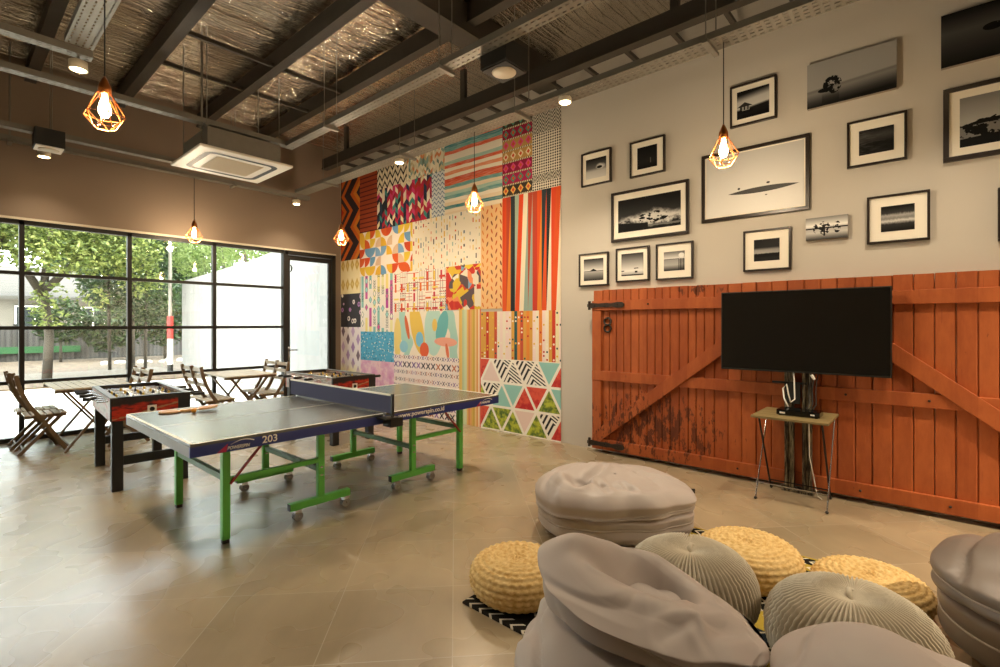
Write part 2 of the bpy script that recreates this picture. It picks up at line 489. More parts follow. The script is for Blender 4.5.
pendant(4.07, 6.82, 2.834, 3.70, 'caged pendant lamp hanging above the window wall door at the mural corner')
pendant(2.46, 8.12, 2.81, 3.62, 'caged pendant lamp hanging close above the window wall beside bamboo view')
pendant(0.69, 3.94, 2.85, 3.78, 'large caged pendant lamp nearest the camera at upper left')

def downlight(x, y, z, label, pw=1.0):
    t = thing('downlight', label, 'downlight', (x, y, z), 0, 'round downlights under the cable trays')
    MB().lathe([(0.045, 0.07), (0.062, 0.06), (0.066, -0.01), (0.058, -0.012), (0.056, 0.0)], 20).build('housing', M['cream'], t, smooth=True)
    MB().path([(0, 0, 0.065), (0, 0, 0.11)], 0.01, 8).build('stem', M['galv'], t)
    MB().lathe([(0.052, -0.004), (0.045, -0.012), (0.02, -0.018)], 20).build('lens', M['downglow'], t, smooth=True)
    lamp('downlight_beam', 'SPOT', P_DOWN * pw, DOWN, (0, 0, -0.03), t, 0.05, spot=120)
for x, y, z, lb, pw in [(0.77, 5.40, 3.63, 'glowing downlight under the end of the wide perforated tray', 0.75),
                    (0.84, 8.14, 3.53, 'glowing downlight under the black square fixture by the window wall', 0.2),
                    (4.0, 8.12, 3.53, 'glowing downlight at the tray corner between air conditioner and mural', 0.3),
                    (4.09, 5.40, 3.665, 'glowing downlight over the top of the herringbone mural prints', 0.6),
                    (4.05, 2.71, 3.665, 'glowing downlight beside the black and white mural print', 1.0),
                    (0.76, 2.6, 3.67, 'downlight on the wide perforated tray above the open floor', 0.55),
                    (4.05, -0.1, 3.665, 'downlight on the gallery tray above the right end of the barn door', 0.7),
                    (4.05, -2.6, 3.665, 'downlight at the far rear end of the gallery tray', 5.5)]:
    downlight(x, y, z, lb, pw)

def square_fixture(x, y, z, w, label):
    t = thing('ceiling_speaker', label, 'ceiling speaker', (x, y, z), 0, 'black square ceiling fixtures')
    MB().box((-w / 2, -w / 2, 0.012), (w / 2, w / 2, 0.20)).build('housing', M['black'], t, bevel=0.004)
    MB().box((-w / 2 + 0.01, -w / 2 + 0.01, 0.0), (w / 2 - 0.01, w / 2 - 0.01, 0.012)).build('trim_plate', M['cord'] if w > 0.26 else M['white'], t)
    MB().lathe([(0.001, -0.012), (w * 0.30, -0.012), (w * 0.36, -0.004), (w * 0.36, 0.001)], 32).build('grille', M['cream'], t, smooth=True)
    MB().box((-0.03, -0.03, 0.2), (0.03, 0.03, 0.23)).build('bracket', M['galv'], t)
square_fixture(0.80, 7.38, 3.42, 0.25, 'black square ceiling fixture with pale underside on tray at left')
square_fixture(3.10, 2.68, 3.575, 0.28, 'black square ceiling fixture with round beige grille at top centre')

# ------------------------------------------------------------------ ceiling cassette air conditioner
ac = thing('air_conditioner', 'white square cassette air conditioner hung below the roof', 'air conditioner', (2.335, 6.36, 3.385))
MB().box((-0.40, -0.40, 0.03), (0.40, 0.40, 0.27)).build('case', M['galv'], ac)
pn = MB(); h = 0.51
pn.box((-h, -h, 0.0), (h, h, 0.03)); pn.build('panel', M['white'], ac, bevel=0.012)
def rrect(a, r, n=6):
    P = []
    for cx_, cy_, s in ((a - r, a - r, 0), (-a + r, a - r, 1), (-a + r, -a + r, 2), (a - r, -a + r, 3)):
        for i in range(n + 1):
            t = pi / 2 * (s + i / n); P.append((cx_ + r * cos(t), cy_ + r * sin(t)))
    return P
o_, i_ = rrect(0.40, 0.10), rrect(0.345, 0.08); k = len(o_)
sl = MB(); V = [(x, y, -0.003) for x, y in o_] + [(x, y, -0.003) for x, y in i_]
sl.add(V, [(i, (i + 1) % k, k + (i + 1) % k, k + i) for i in range(k)]); V2 = [(x, y, 0.002) for x, y, _ in V]
sl.add(V2, [(i, (i + 1) % k, k + (i + 1) % k, k + i)[::-1] for i in range(k)])
sl.build('air_outlet', M['black'], ac)
gp = MB().box((-0.26, -0.26, -0.006), (0.26, 0.26, 0.001))
for i in range(26): gp.box((-0.25, -0.25 + i * 0.02, -0.010), (0.25, -0.243 + i * 0.02, -0.005))
gp.build('intake_grille', M['cream'], ac)
for sx in (-1, 1):
    for sy in (-1, 1): MB().path([(sx * 0.43, sy * 0.3, 0.1), (sx * 0.43, sy * 0.3, 1.38)], 0.006, 6).build('hanger', M['galv'], ac)

# ------------------------------------------------------------------ mural prints
def tri(t): return (t.fr() - 0.5).ab() * 2.0

def m_zigzag(nt, u, v):
    t = (u + tri(v / 0.62) * 0.30) / 0.105
    return pal(nt, rnd(nt, t.fl(), 3.0), ['#2b2428', '#b52d1c', '#c9601c', '#57355c', '#a3241c', '#2b5f52', '#2f2226', '#d07c26', '#3a2a2a'])
def m_redstripe(nt, u, v):
    s = (v / 0.082).fr()
    return mix(nt, (s < 0.24), mix(nt, nz(nt, cmb(nt, u, v * 8.0), 6.0), '#a5492a', '#8f3a1f'), '#5a1a14')
def m_herring(nt, u, v):
    a = (u / 0.15); t = (v / 0.14 + tri(a) * 0.8)
    c = mix(nt, (t.fr() < 0.66), '#1d1a17', '#eadfc0')
    return mix(nt, ((a * 2.0).fr() < 0.07), c, '#1d1a17')
def m_confetti(nt, u, v):
    i = (u / 0.05).fl(); sg = (i * 0.5).fr() * 4.0 - 1.0
    t = (v / 0.055 + sg * (u / 0.05).fr() * 0.8)
    return pal(nt, rnd(nt, i, t.fl(), 5.0), ['#eadfc4', '#e6dabd', '#8fa89a', '#d98a5a', '#ddd0b4', '#6f8478', '#c9b98f', '#efe5cc'])
def m_weave(nt, u, v):
    i = (u / 0.075).fl(); sg = (i * 0.5).fr() * 4.0 - 1.0
    t = (v / 0.085 + sg * (u / 0.075).fr() * 0.8)
    return pal(nt, rnd(nt, i, t.fl(), 1.0), ['#b81f3f', '#222a47', '#e8dcc4', '#1b2029', '#8f1f34', '#b3203a', '#3f8a80', '#e3d3a8', '#c93a6a', '#24384a', '#f0e6d2', '#a83020'])
def m_squiggle(nt, u, v):
    w = (v / 0.07 + (u * 70.0).sin() * 0.28).fr()
    return mix(nt, (w < 0.3), '#d5d8d6', mix(nt, rnd(nt, (v / 0.07).fl()), '#8195ad', '#54657f'))
def m_watercolour(nt, u, v):
    vv = v + nz(nt, cmb(nt, u * 0.5, v), 3.0, 2.0) * 0.05 + u * 0.01
    a = pal(nt, rnd(nt, (vv / 0.052).fl(), 4.0), ['#f0dfc2', '#d9562a', '#efe3cf', '#5f9c98', '#e58c5e', '#9fc2b4', '#f2e6d0', '#2f7f86', '#cf4a22', '#e9d3b0'])
    return mix(nt, nz(nt, cmb(nt, u, v * 12.0), 5.0).sm(0.35, 0.8) * 0.35, a, '#f3e7d2')
def m_ethnic(nt, u, v):
    row = v / 0.155; r = rnd(nt, row.fl(), 9.0)
    d = tri(u / 0.13) + tri(row)
    base = pal(nt, r, ['#8f1639', '#b5894a', '#3a3026', '#a3214d', '#2f6d5c'])
    mot = pal(nt, rnd(nt, row.fl(), 2.0), ['#3f8a72', '#e6b15a', '#d6477c', '#e3d2a8', '#2b2320'])
    c = mix(nt, (d < 0.75), base, mot)
    c = mix(nt, (d < 0.4), c, '#c9502a')
    return mix(nt, (tri(row) > 0.86), c, mix(nt, ((u / 0.03).fr() < 0.5), '#e9d9ae', '#2b2320'))
def m_tribal(nt, u, v):
    row = v / 0.105; r = rnd(nt, row.fl(), 6.0)
    z = ((row + tri(u / 0.09) * 0.9) * 2.2).fr(); dots = (tri(u / 0.035) + tri(row * 3.0))
    c = mix(nt, (r > 0.45), (z < 0.55), (dots < 0.85))
    c = c if isinstance(c, E) else c
    return mix(nt, c, '#dcd3c0', '#25211e')
def m_ikat(nt, u, v):
    d = tri(u / 0.16) * 0.8 + tri(v / 0.36) + nz(nt, cmb(nt, u * 30.0, v * 3.0), 1.0, 2.0) * 0.5
    return ramp(nt, d.cl(), [(0.0, '#cfa544'), (0.4, '#e0c47c'), (0.75, '#bf9432'), (1.0, '#e9d7a6')])
def m_quarter(nt, u, v):
    a, b = u / 0.165, v / 0.165; i, j = a.fl(), b.fl(); r = rnd(nt, i, j, 1.0); q = rnd(nt, i, j, 2.0)
    fu = mix(nt, (r > 0.5), a.fr(), 1.0 - a.fr()); fv = mix(nt, (q > 0.5), b.fr(), 1.0 - b.fr())
    d = (fu * fu + fv * fv)
    c = pal(nt, rnd(nt, i, j, 3.0), ['#cf4a1d', '#e3c13d', '#6f9cc4', '#d65a20', '#e2b23a', '#7fa6cc', '#d9b89a', '#efe3d8'])
    return mix(nt, (d < 1.0), '#efe2d6', c)
def m_dashes(nt, u, v):
    a = u / 0.062; i = a.fl(); b = (v / 0.1 + rnd(nt, i, 8.0)); j = b.fl(); r = rnd(nt, i, j, 4.0)
    on = ((a.fr() - 0.5).ab() < (0.06 + rnd(nt, i, j, 5.0) * 0.2)) * ((b.fr() - 0.5).ab() < (0.08 + rnd(nt, i, j, 6.0) * 0.36)) * (r > 0.35)
    return mix(nt, on, '#f0e4cd', pal(nt, rnd(nt, i, j, 7.0), ['#c0402a', '#4a4f5c', '#e0b04a', '#6f7d86', '#d8703a', '#3c3a3c', '#9fb8a8', '#e6c35c']))
def m_leaf(nt, u, v):
    a = u / 0.085; i = a.fl(); b = v / 0.115 + (i * 0.5).fr(); fu = a.fr() - 0.5; fv = b.fr() - 0.5
    sg = ((i * 0.5).fr() * 4.0 - 1.0); k = fu - sg * fv * 0.5
    d = (k * k) * 22.0 + fv * fv * 6.0
    c = mix(nt, (d < 0.55), '#eebf86', pal(nt, rnd(nt, i, b.fl(), 2.0), ['#d1602a', '#a8442a', '#e08a3e', '#7a3c28', '#d9752e']))
    return c
def m_slats(nt, u, v):
    a = u / 0.075; i = a.fl(); th = v / 1.57
    cols = ['#d9531f', '#1f262b', '#e38a2e', '#9fb3a0', '#d9481f', '#c23a28', '#2c363c', '#e0862e', '#93a89a', '#e9d9bf', '#d9501f', '#b5452a']
    c1 = pal(nt, rnd(nt, i, 21.0), cols); c2 = pal(nt, rnd(nt, i, 22.0), cols)
    return mix(nt, (a.fr() < th), c2, c1)
def m_ink(nt, u, v):
    d, c = vor(nt, cmb(nt, u, v), 7.0); e = nz(nt, cmb(nt, u, v), 9.0, 1.0)
    c1 = mix(nt, (d + e * 0.2 < 0.42), '#37343a', pal(nt, c, ['#e9e0d8', '#b07fb8', '#efe7dd', '#d9b6d2', '#ece3da']))
    return mix(nt, (d < 0.16), c1, '#4a3f55')
def m_totem(nt, u, v):
    a = u / 0.125; i = a.fl(); r = rnd(nt, i, 31.0); b = v / 0.16 + r; j = b.fl(); d = (a.fr() - 0.5).ab() + (b.fr() - 0.5).ab()
    cc = pal(nt, rnd(nt, i, (v / 0.34 + r * 3.0).fl(), 3.0), ['#f0e6dc', '#c65a9a', '#ecd98a', '#efe6da', '#8cbfb8', '#e8dfa6', '#efe5d8', '#b8489a'])
    c = mix(nt, ((a.fr() - 0.5).ab() < 0.3), '#f1e8dd', cc)
    s = ((v / 0.028 + tri(a)) .fr() < 0.4) * (rnd(nt, i, j, 9.0) > 0.72) * ((a.fr() - 0.5).ab() < 0.3)
    c = mix(nt, s, c, '#4a5a52')
    c = mix(nt, (d < 0.40) * (rnd(nt, i, j, 8.0) > 0.55), c, '#3f6f74')
    return mix(nt, (d < 0.31) * (rnd(nt, i, j, 8.0) > 0.55), c, pal(nt, rnd(nt, i, j, 4.0), ['#a9d8d4', '#f2e8d8', '#d8639f', '#9fd0cc']))
def m_blocks(nt, u, v):
    a, b = u / 0.165, v / 0.165; i, j = a.fl(), b.fl(); r = rnd(nt, i, j, 1.0)
    v1 = ((a.fr() - 0.3).ab() < 0.13) * (b.fr() < 0.86); h1 = ((b.fr() - 0.3).ab() < 0.09) * (a.fr() < 0.8)
    th = (((a * 3.0).fr() - 0.5).ab() < 0.08) * (rnd(nt, (a * 3.0).fl(), j, 3.0) > 0.5)
    tv = (((b * 3.0).fr() - 0.5).ab() < 0.08) * (rnd(nt, i, (b * 3.0).fl(), 4.0) > 0.5)
    dots = ((tri(a * 4.0) + tri(b * 4.0)) < 0.5) * (rnd(nt, i, j, 5.0) > 0.7)
    c = mix(nt, th, '#f1e6d6', '#6a3a34'); c = mix(nt, tv, c, '#c8452c'); c = mix(nt, dots, c, '#39333a')
    c = mix(nt, v1 * (r > 0.3), c, pal(nt, rnd(nt, i, j, 6.0), ['#d2452a', '#e0742a', '#c53040', '#e8c04a', '#d95f2a']))
    return mix(nt, h1 * (rnd(nt, i, j, 7.0) > 0.35), c, pal(nt, rnd(nt, i, j, 8.0), ['#cf3f2a', '#d8642a', '#e9cf6a', '#c4333a']))
def m_facets(nt, u, v):
    d, c = vor(nt, cmb(nt, u, v), 5.2, 'MANHATTAN'); d2, c2 = vor(nt, cmb(nt, u + v * 0.6, v - u * 0.5), 4.2, 'CHEBYCHEV')
    return pal(nt, (c * 0.6 + c2 * 0.57).fr(), ['#d2402a', '#f0e3cf', '#e8c63c', '#c8352a', '#e9dcc6', '#c63a2c', '#e98a5c', '#e0b83a', '#5f4f52', '#d8b83a', '#7fa6c4', '#cf3f2f'])
def m_lilac(nt, u, v):
    a = u / 0.17; i = a.fl(); b = v / 0.3 + (i * 0.5).fr(); d = tri(a) + tri(b)
    c = mix(nt, (d < 0.75), '#efe6ea', pal(nt, rnd(nt, i, b.fl(), 2.0), ['#b79ac6', '#7c6a78', '#cbb0d4', '#a889bc']))
    return mix(nt, (nz(nt, cmb(nt, u, v), 4.0) * 0.4 + 0.45 - v * 0.9).sm(-0.05, 0.2), c, '#efe3a4')
def m_dots(nt, u, v):
    d, c = vor(nt, cmb(nt, u, v), 24.0)
    return mix(nt, (d < 0.30), '#52a9cf', pal(nt, c, ['#e9e6dc', '#2f6f96', '#e2ead9', '#2a5f88']))
def m_blush(nt, u, v):
    n = nz(nt, cmb(nt, u, v), 6.0, 3.0)
    return ramp(nt, n, [(0.3, '#d790bd'), (0.5, '#e3b4cf'), (0.6, '#efcfd6'), (0.75, '#d99cc4')])
def m_abstract(nt, u, v):
    e = nz(nt, cmb(nt, u, v), 3.0, 1.0) * 0.12
    def blob(cx_, cy_, rx, ry, k=0.0):
        du, dv = (u - cx_ + (v - cy_) * k) * (1 / rx), (v - cy_) * (1 / ry)
        return ((du * du + dv * dv).sq() + e < 1.06)
    c = pal(nt, (u * 0.9 + nz(nt, cmb(nt, u, v), 1.6, 1.0) * 0.9).fr(), ['#efe2cf', '#f0e4d4', '#efe0cc', '#a9cfc2', '#eedfca'])
    for cx_, cy_, rx, ry, k, cl_ in [(0.62, 0.45, 0.16, 0.42, 0.25, '#e5bf55'), (0.10, 0.28, 0.10, 0.34, 0.0, '#e8cf7c'), (1.02, 0.42, 0.22, 0.40, 0.0, '#b9d8cb'), (0.36, 0.46, 0.045, 0.2, 0.25, '#d2693c'),
                                 (0.27, 0.14, 0.11, 0.10, 0, '#8fc4d4'), (0.68, 0.27, 0.095, 0.12, 0, '#7fbfdc'), (0.80, 0.10, 0.11, 0.12, 0, '#df6036'), (1.22, 0.46, 0.13, 0.26, -0.25, '#6fb5b6'), (1.05, 0.5, 0.06, 0.1, 0, '#e7c15e'), (1.30, 0.24, 0.26, 0.07, 0.3, '#eba48c'), (1.34, 0.10, 0.035, 0.12, 0.2, '#d9704a')]:
        c = mix(nt, blob(cx_, cy_, rx, ry, k), c, cl_)
    return c
def m_candy(nt, u, v):
    return pal(nt, (u / 0.46).cl(), ['#dfb862', '#e2bd6c', '#b9c69a', '#c9d2a8', '#cfd4b0', '#e4b96a', '#d98a5a', '#e3a86a', '#d9b45a', '#c9a348', '#e8c58a', '#df9a5c', '#efd7b0', '#d9705a'])
def m_ribbon(nt, u, v):
    a = u / 0.052; i = a.fl(); c = pal(nt, rnd(nt, i, 13.0), ['#c9563a', '#efe3cf', '#c9cf9a', '#2f5a5c', '#e38a3a', '#f0d9cf', '#d9a24a', '#7fa890', '#c8402a', '#e9ddb0'])
    b = v / 0.05; on = ((tri(a) * tri(a) + tri(b) * tri(b)).sq() < 0.55) * (rnd(nt, i, b.fl(), 2.0) > 0.72)
    return mix(nt, on, c, pal(nt, rnd(nt, i, b.fl(), 3.0), ['#f1e7d2', '#e3b83f', '#c53a2c', '#f4ead8', '#33504f']))
def m_triangles(nt, u, v):
    row = v / 0.335; j = row.fl(); fv = row.fr(); a0 = u / 0.40 + (j * 0.5).fr()
    a, b = a0 + fv * 0.5, a0 - fv * 0.5
    g = ((a.fr() - 0.5).ab() > 0.445); g = g.mx((b.fr() - 0.5).ab() > 0.445).mx((fv - 0.5).ab() > 0.452)
    r = (rnd(nt, a.fl(), b.fl(), j)); stripes = (((a.fr() - 0.5).ab() + fv) * 5.0).fr() < 0.45
    n = nz(nt, cmb(nt, u, v), 14.0, 3.0)
    chev = mix(nt, stripes, '#efe8da', '#24211f')
    melon = mix(nt, (n + fv * 0.3).sm(0.45, 0.75), '#b9282a', '#d9563f')
    green = mix(nt, n.sm(0.35, 0.65), '#4f6a2a', '#b7bf3f')
    c = pal(nt, r, ['#93c7bd', '#93c7bd', '#e9d9cf', '#93c7bd', '#8fc3b9'])
    c = mix(nt, (r > 0.24), c, melon); c = mix(nt, (r > 0.5), c, green); c = mix(nt, (r > 0.70), c, chev)
    c = mix(nt, (r > 0.92), c, '#e8cfc4')
    return mix(nt, g, c, '#f3ecdd')
def m_glyphs(nt, u, v):
    row = v / 0.125; j = row.fl(); a = u / 0.12 + rnd(nt, j, 2.0); i = a.fl()
    d = ((a.fr() - 0.5).ab() * 2.2); e = (row.fr() - 0.5).ab() * 2.2
    k = ((d - e).ab() < 0.28) * (d.mx(e) < 0.9); k2 = ((d + e).fr() < 0.3) * (e < 0.55)
    on = mix(nt, (rnd(nt, j, 3.0) > 0.5), k, k2)
    return mix(nt, on, '#ecdcd4', pal(nt, rnd(nt, i, j, 4.0), ['#8a5f9c', '#3f3448', '#b86a4a', '#6a4f86', '#3a3440']))

MURAL = [
 ('zigzag', 8.62, 7.97, 2.70, 4.27, m_zigzag, 'tall mural print of red and purple zigzag chevrons in the far corner'),
 ('stripe', 7.97, 7.42, 3.16, 4.27, m_redstripe, 'rust red mural print with thin dark horizontal lines'),
 ('herringbone', 7.42, 6.58, 3.86, 4.27, m_herring, 'cream and black angular mural print under the tray'),
 ('confetti', 6.58, 5.65, 3.86, 4.27, m_confetti, 'pale mural print of small cream and green slanted flecks under the tray'),
 ('weave', 7.42, 5.95, 3.16, 3.86, m_weave, 'mural print of bold red, navy and white woven slanted blocks'),
 ('squiggle', 5.95, 5.65, 3.16, 3.86, m_squiggle, 'narrow pale blue mural print of squiggles beside watercolour stripes'),
 ('watercolour', 5.65, 4.47, 3.16, 4.27, m_watercolour, 'mural print of horizontal orange and teal watercolour stripes'),
 ('ethnic', 4.47, 3.95, 3.23, 4.27, m_ethnic, 'magenta and green mural print with bands of diamonds'),
 ('tribal', 3.95, 3.50, 3.22, 4.27, m_tribal, 'black and white mural print of tiny patterned bands at upper right'),
 ('ikat', 8.62, 7.97, 2.06, 2.70, m_ikat, 'mustard yellow blurred mural print beside the door frame'),
 ('quarter', 7.97, 6.43, 2.36, 3.16, m_quarter, 'white mural print of orange, yellow and blue quarter circles'),
 ('dashes', 6.43, 4.88, 2.36, 3.16, m_dashes, 'cream mural print scattered with tiny coloured dashes'),
 ('leaf', 4.88, 4.47, 1.70, 3.16, m_leaf, 'tall narrow orange mural print of small leaf marks'),
 ('slats', 4.47, 3.50, 1.66, 3.22, m_slats, 'large mural print of tapering orange, red and black vertical bands'),
 ('ink', 8.62, 7.94, 1.43, 2.06, m_ink, 'charcoal mural print with white and purple blots beside the door'),
 ('totem', 7.94, 6.93, 1.35, 2.36, m_totem, 'white mural print of pink and mint diamond columns'),
 ('blocks', 6.93, 5.62, 1.69, 2.36, m_blocks, 'white mural print of red and orange bars and grids'),
 ('facets', 5.62, 4.88, 1.70, 2.36, m_facets, 'mural print of bold red, yellow and teal angular facets'),
 ('lilac', 8.62, 7.94, 0.0, 1.43, m_lilac, 'white mural print of lilac diamonds, yellow towards its foot'),
 ('dots', 7.94, 6.93, 0.83, 1.35, m_dots, 'sky blue mural print covered with tiny dots'),
 ('blush', 7.94, 6.93, 0.0, 0.83, m_blush, 'pink blotchy mural print below the sky blue one'),
 ('abstract', 6.93, 5.33, 0.97, 1.69, m_abstract, 'pastel mural print of abstract yellow, coral and blue blobs'),
 ('candy', 5.33, 4.88, 0.0, 1.70, m_candy, 'narrow mural print of straight mint, yellow and coral stripes down to floor'),
 ('ribbon', 4.88, 3.50, 1.0, 1.66, m_ribbon, 'mural print of vertical striped ribbons sprinkled with dots'),
 ('triangles', 4.88, 3.50, 0.0, 1.0, m_triangles, 'white mural print of teal, watermelon red and green triangles'),
 ('glyphs', 6.93, 5.33, 0.0, 0.97, m_glyphs, 'pale mural print with rows of purple tribal glyphs behind the table'),
]
for nm, ya, yb, z0, z1, fn, lb in MURAL:
    m = mat('print_' + nm, (lambda f: lambda nt, p, x, y, z: f(nt, -y, z))(fn), rough=0.75, spec=0.3)
    o = MB().box((-0.008, -(ya - yb) + 0.001, 0.0), (-0.002, -0.001, z1 - z0)).build('mural_print', m, None, (XR, ya, z0))
    tag(o, lb, 'wall print', 'patchwork mural prints')

# ------------------------------------------------------------------ framed black-and-white photos
def sky_sea(h, top, low, sea1, sea0):
    """horizon at h; greys at top of the sky, above horizon, below it and at the foot"""
    def f(nt, u, v):
        s = ramp(nt, v, [(0.0, sea0), (max(h - 0.01, 0.01), sea1), (h + 0.01, low), (1.0, top)])
        return s
    return f
def dark(nt, c, m, g): return mix(nt, m, c, (g, g * 0.96, g * 0.9))
def ell(u, v, cx_, cy_, rx, ry):
    a, b = (u - cx_) * (1 / rx), (v - cy_) * (1 / ry); return (a * a + b * b < 1.0)
def rec(u, v, x0, x1, y0, y1): return (u > x0) * (u < x1) * (v > y0) * (v < y1)
def p_wave(nt, u, v):
    c = ramp(nt, v, [(0.0, 0.75), (0.35, 0.62), (0.5, 0.25), (1.0, 0.02)]); n = nz(nt, cmb(nt, u, v), 7.0, 4.0)
    c = dark(nt, c, ((u - 0.72) * (u - 0.72) * 6.0 + (v - 0.55) * (v - 0.55) * 14.0 + n * 0.5).sm(0.75, 0.25), 0.7)
    return dark(nt, c, ell(u, v, 0.68, 0.52, 0.13, 0.07), 0.03)
def p_night(nt, u, v):
    c = ramp(nt, v, [(0.0, 0.02), (0.3, 0.05), (1.0, 0.015)]); return dark(nt, c, rec(u, v, 0.66, 0.70, 0.22, 0.45), 0.22)
def p_cliff(nt, u, v):
    n = nz(nt, cmb(nt, u * 1.6, v), 4.0, 6.0, 0.65)
    c = ramp(nt, v, [(0.0, 0.03), (0.45, 0.10), (0.7, 0.06), (1.0, 0.03)])
    spray = ((v + 0.16 * (n - 0.5) * 4.0 - 0.35).ab() * 2.6 + (u - 0.6).ab() * 0.8 - n * 0.8)
    c = dark(nt, c, spray.sm(0.35, -0.15), 0.72)
    c = dark(nt, c, (nz(nt, cmb(nt, u, v), 9.0, 4.0) > 0.52) * ell(u, v, 0.58, 0.36, 0.24, 0.17), 0.01)
    c = dark(nt, c, (v + u * 0.15 < 0.20 + n * 0.15) * (u < 0.5), 0.02)
    return dark(nt, c, (v < 0.14) * (u > 0.5) * ((v * 40.0 + n * 6.0).sin() > 0.0), 0.3)
def p_isle(nt, u, v):
    c = sky_sea(0.44, 0.06, 0.75, 0.55, 0.10)(nt, u, v); c = dark(nt, c, (v - 0.44 > 0.0) * (v - 0.44 < 0.10 - (u - 0.5).ab() * 0.55), 0.03)
    return dark(nt, c, ((v - 0.43).ab() < 0.012), 0.12)
def p_jetty(nt, u, v):
    c = sky_sea(0.2, 0.10, 0.8, 0.75, 0.45)(nt, u, v); c = dark(nt, c, rec(u, v, 0.0, 0.13, 0.2, 0.24), 0.05)
    return dark(nt, c, rec(u, v, 0.58, 0.78, 0.30, 0.34) + rec(u, v, 0.62, 0.74, 0.12, 0.2) + (v < 0.05), 0.10)
def p_posts(nt, u, v):
    c = ramp(nt, v, [(0.0, 0.08), (0.3, 0.55), (0.58, 0.45), (0.62, 0.8), (1.0, 0.25)])
    c = dark(nt, c, ((u * 14.0).fr() < 0.5) * (u > 0.68) * (v < 0.62), 0.05); c = dark(nt, c, rec(u, v, 0, 0.75, 0.59, 0.62), 0.06)
    return dark(nt, c, ell(u, v, 0.85, 0.78, 0.14, 0.12), 0.85)
def p_hut(nt, u, v):
    c = ramp(nt, v - u * 0.12, [(0.0, 0.02), (0.28, 0.05), (0.36, 0.65), (0.6, 0.6), (0.85, 0.03), (1.0, 0.02)])
    c = dark(nt, c, rec(u, v, 0.0, 0.5, 0.18, 0.30), 0.02); c = dark(nt, c, rec(u, v, 0.10, 0.40, 0.28, 0.42), 0.45)
    c = dark(nt, c, rec(u, v, 0.10, 0.16, 0.28, 0.42) + rec(u, v, 0.22, 0.26, 0.3, 0.42) + rec(u, v, 0.33, 0.37, 0.3, 0.42), 0.04)
    return dark(nt, c, (v > 0.42) * (v < 0.58 - (u - 0.25).ab() * 0.65), 0.08)
def p_sandbar(nt, u, v):
    c = ramp(nt, v, [(0.0, 0.82), (0.36, 0.74), (1.0, 0.62)])
    m = ((v - 0.34 - (u - 0.2) * 0.02).ab() < 0.045 * (1.0 - ((u - 0.60) * 2.8).ab().pw(2.2)))
    c = dark(nt, c, m, 0.16)
    return dark(nt, c, ell(u, v, 0.36, 0.41, 0.014, 0.018) + ell(u, v, 0.66, 0.44, 0.018, 0.016) + ell(u, v, 0.64, 0.25, 0.012, 0.008), 0.12)
def p_treeline(nt, u, v):
    n = nz(nt, cmb(nt, u, 0.0), 18.0, 3.0)
    c = ramp(nt, v, [(0.0, 0.06), (0.3, 0.05), (0.36, 0.5), (0.5, 0.42), (0.62, 0.06), (1.0, 0.04)])
    return dark(nt, c, (v > 0.18) * (v < 0.22 + n * 0.24), 0.03)
def p_mangrove(nt, u, v):
    c = ramp(nt, v, [(0.0, 0.12), (0.3, 0.65), (0.5, 0.55), (0.62, 0.85), (1.0, 0.35)]); n = nz(nt, cmb(nt, u, v), 9.0, 3.0)
    for cx_, rx, ry in ((0.45, 0.14, 0.30), (0.24, 0.06, 0.2), (0.75, 0.09, 0.26)):
        c = dark(nt, c, ell(u, v, cx_, 0.5, rx, ry) * (n > 0.5), 0.03)
    return dark(nt, c, ((v - 0.5).ab() < 0.03) + ((u - 0.45).ab() < 0.02) * (v > 0.15) * (v < 0.6), 0.04)
def p_lonetree(nt, u, v):
    c = ramp(nt, v - u * 0.10, [(0.0, 0.04), (0.12, 0.14), (0.30, 0.36), (0.36, 0.30), (0.4, 0.46), (0.9, 0.46)])
    n = nz(nt, cmb(nt, u * 1.6, v), 10.0, 3.0)
    c = dark(nt, c, ell(u, v, 0.30, 0.42, 0.11, 0.20) * (n > 0.47) + ell(u, v, 0.22, 0.34, 0.09, 0.05), 0.02)
    return dark(nt, c, rec(u, v, 0.18, 0.38, 0.0, 0.26) * (1.0 - v * 3.4), 0.05)
def p_dusk(nt, u, v):
    c = ramp(nt, v, [(0.0, 0.05), (0.4, 0.03), (0.52, 0.08), (0.72, 0.14), (1.0, 0.03)]); n = nz(nt, cmb(nt, u, v * 6.0), 3.0, 4.0)
    return mix(nt, (n.sm(0.4, 0.7)) * (1.0 - u) * 0.5, c, (0.3, 0.28, 0.25))
def p_surf(nt, u, v):
    n = nz(nt, cmb(nt, u * 1.4, v), 5.0, 5.0)
    c = ramp(nt, v, [(0.0, 0.5), (0.5, 0.55), (1.0, 0.33)])
    c = dark(nt, c, (v < 0.45 + u * 0.28 + (n - 0.5) * 0.3), 0.03)
    return dark(nt, c, ((v - 0.28 - u * 0.12).ab() < 0.12) * (n > 0.5), 0.35)
def p_pier(nt, u, v):
    n = nz(nt, cmb(nt, u * 3.0, v), 6.0, 4.0)
    return ramp(nt, v + (n - 0.5) * 0.12, [(0.0, 0.04), (0.28, 0.10), (0.40, 0.7), (0.5, 0.35), (0.62, 0.5), (0.72, 0.12), (1.0, 0.02)])
def p_rock(nt, u, v):
    c = ramp(nt, v, [(0.0, 0.03), (0.35, 0.10), (0.62, 0.17), (1.0, 0.03)]); n = nz(nt, cmb(nt, u, v), 14.0, 2.0)
    return dark(nt, c, ell(u, v, 0.46, 0.55, 0.09, 0.07 ) * (n > 0.36) + ell(u, v, 0.60, 0.53, 0.02, 0.012), 0.01)

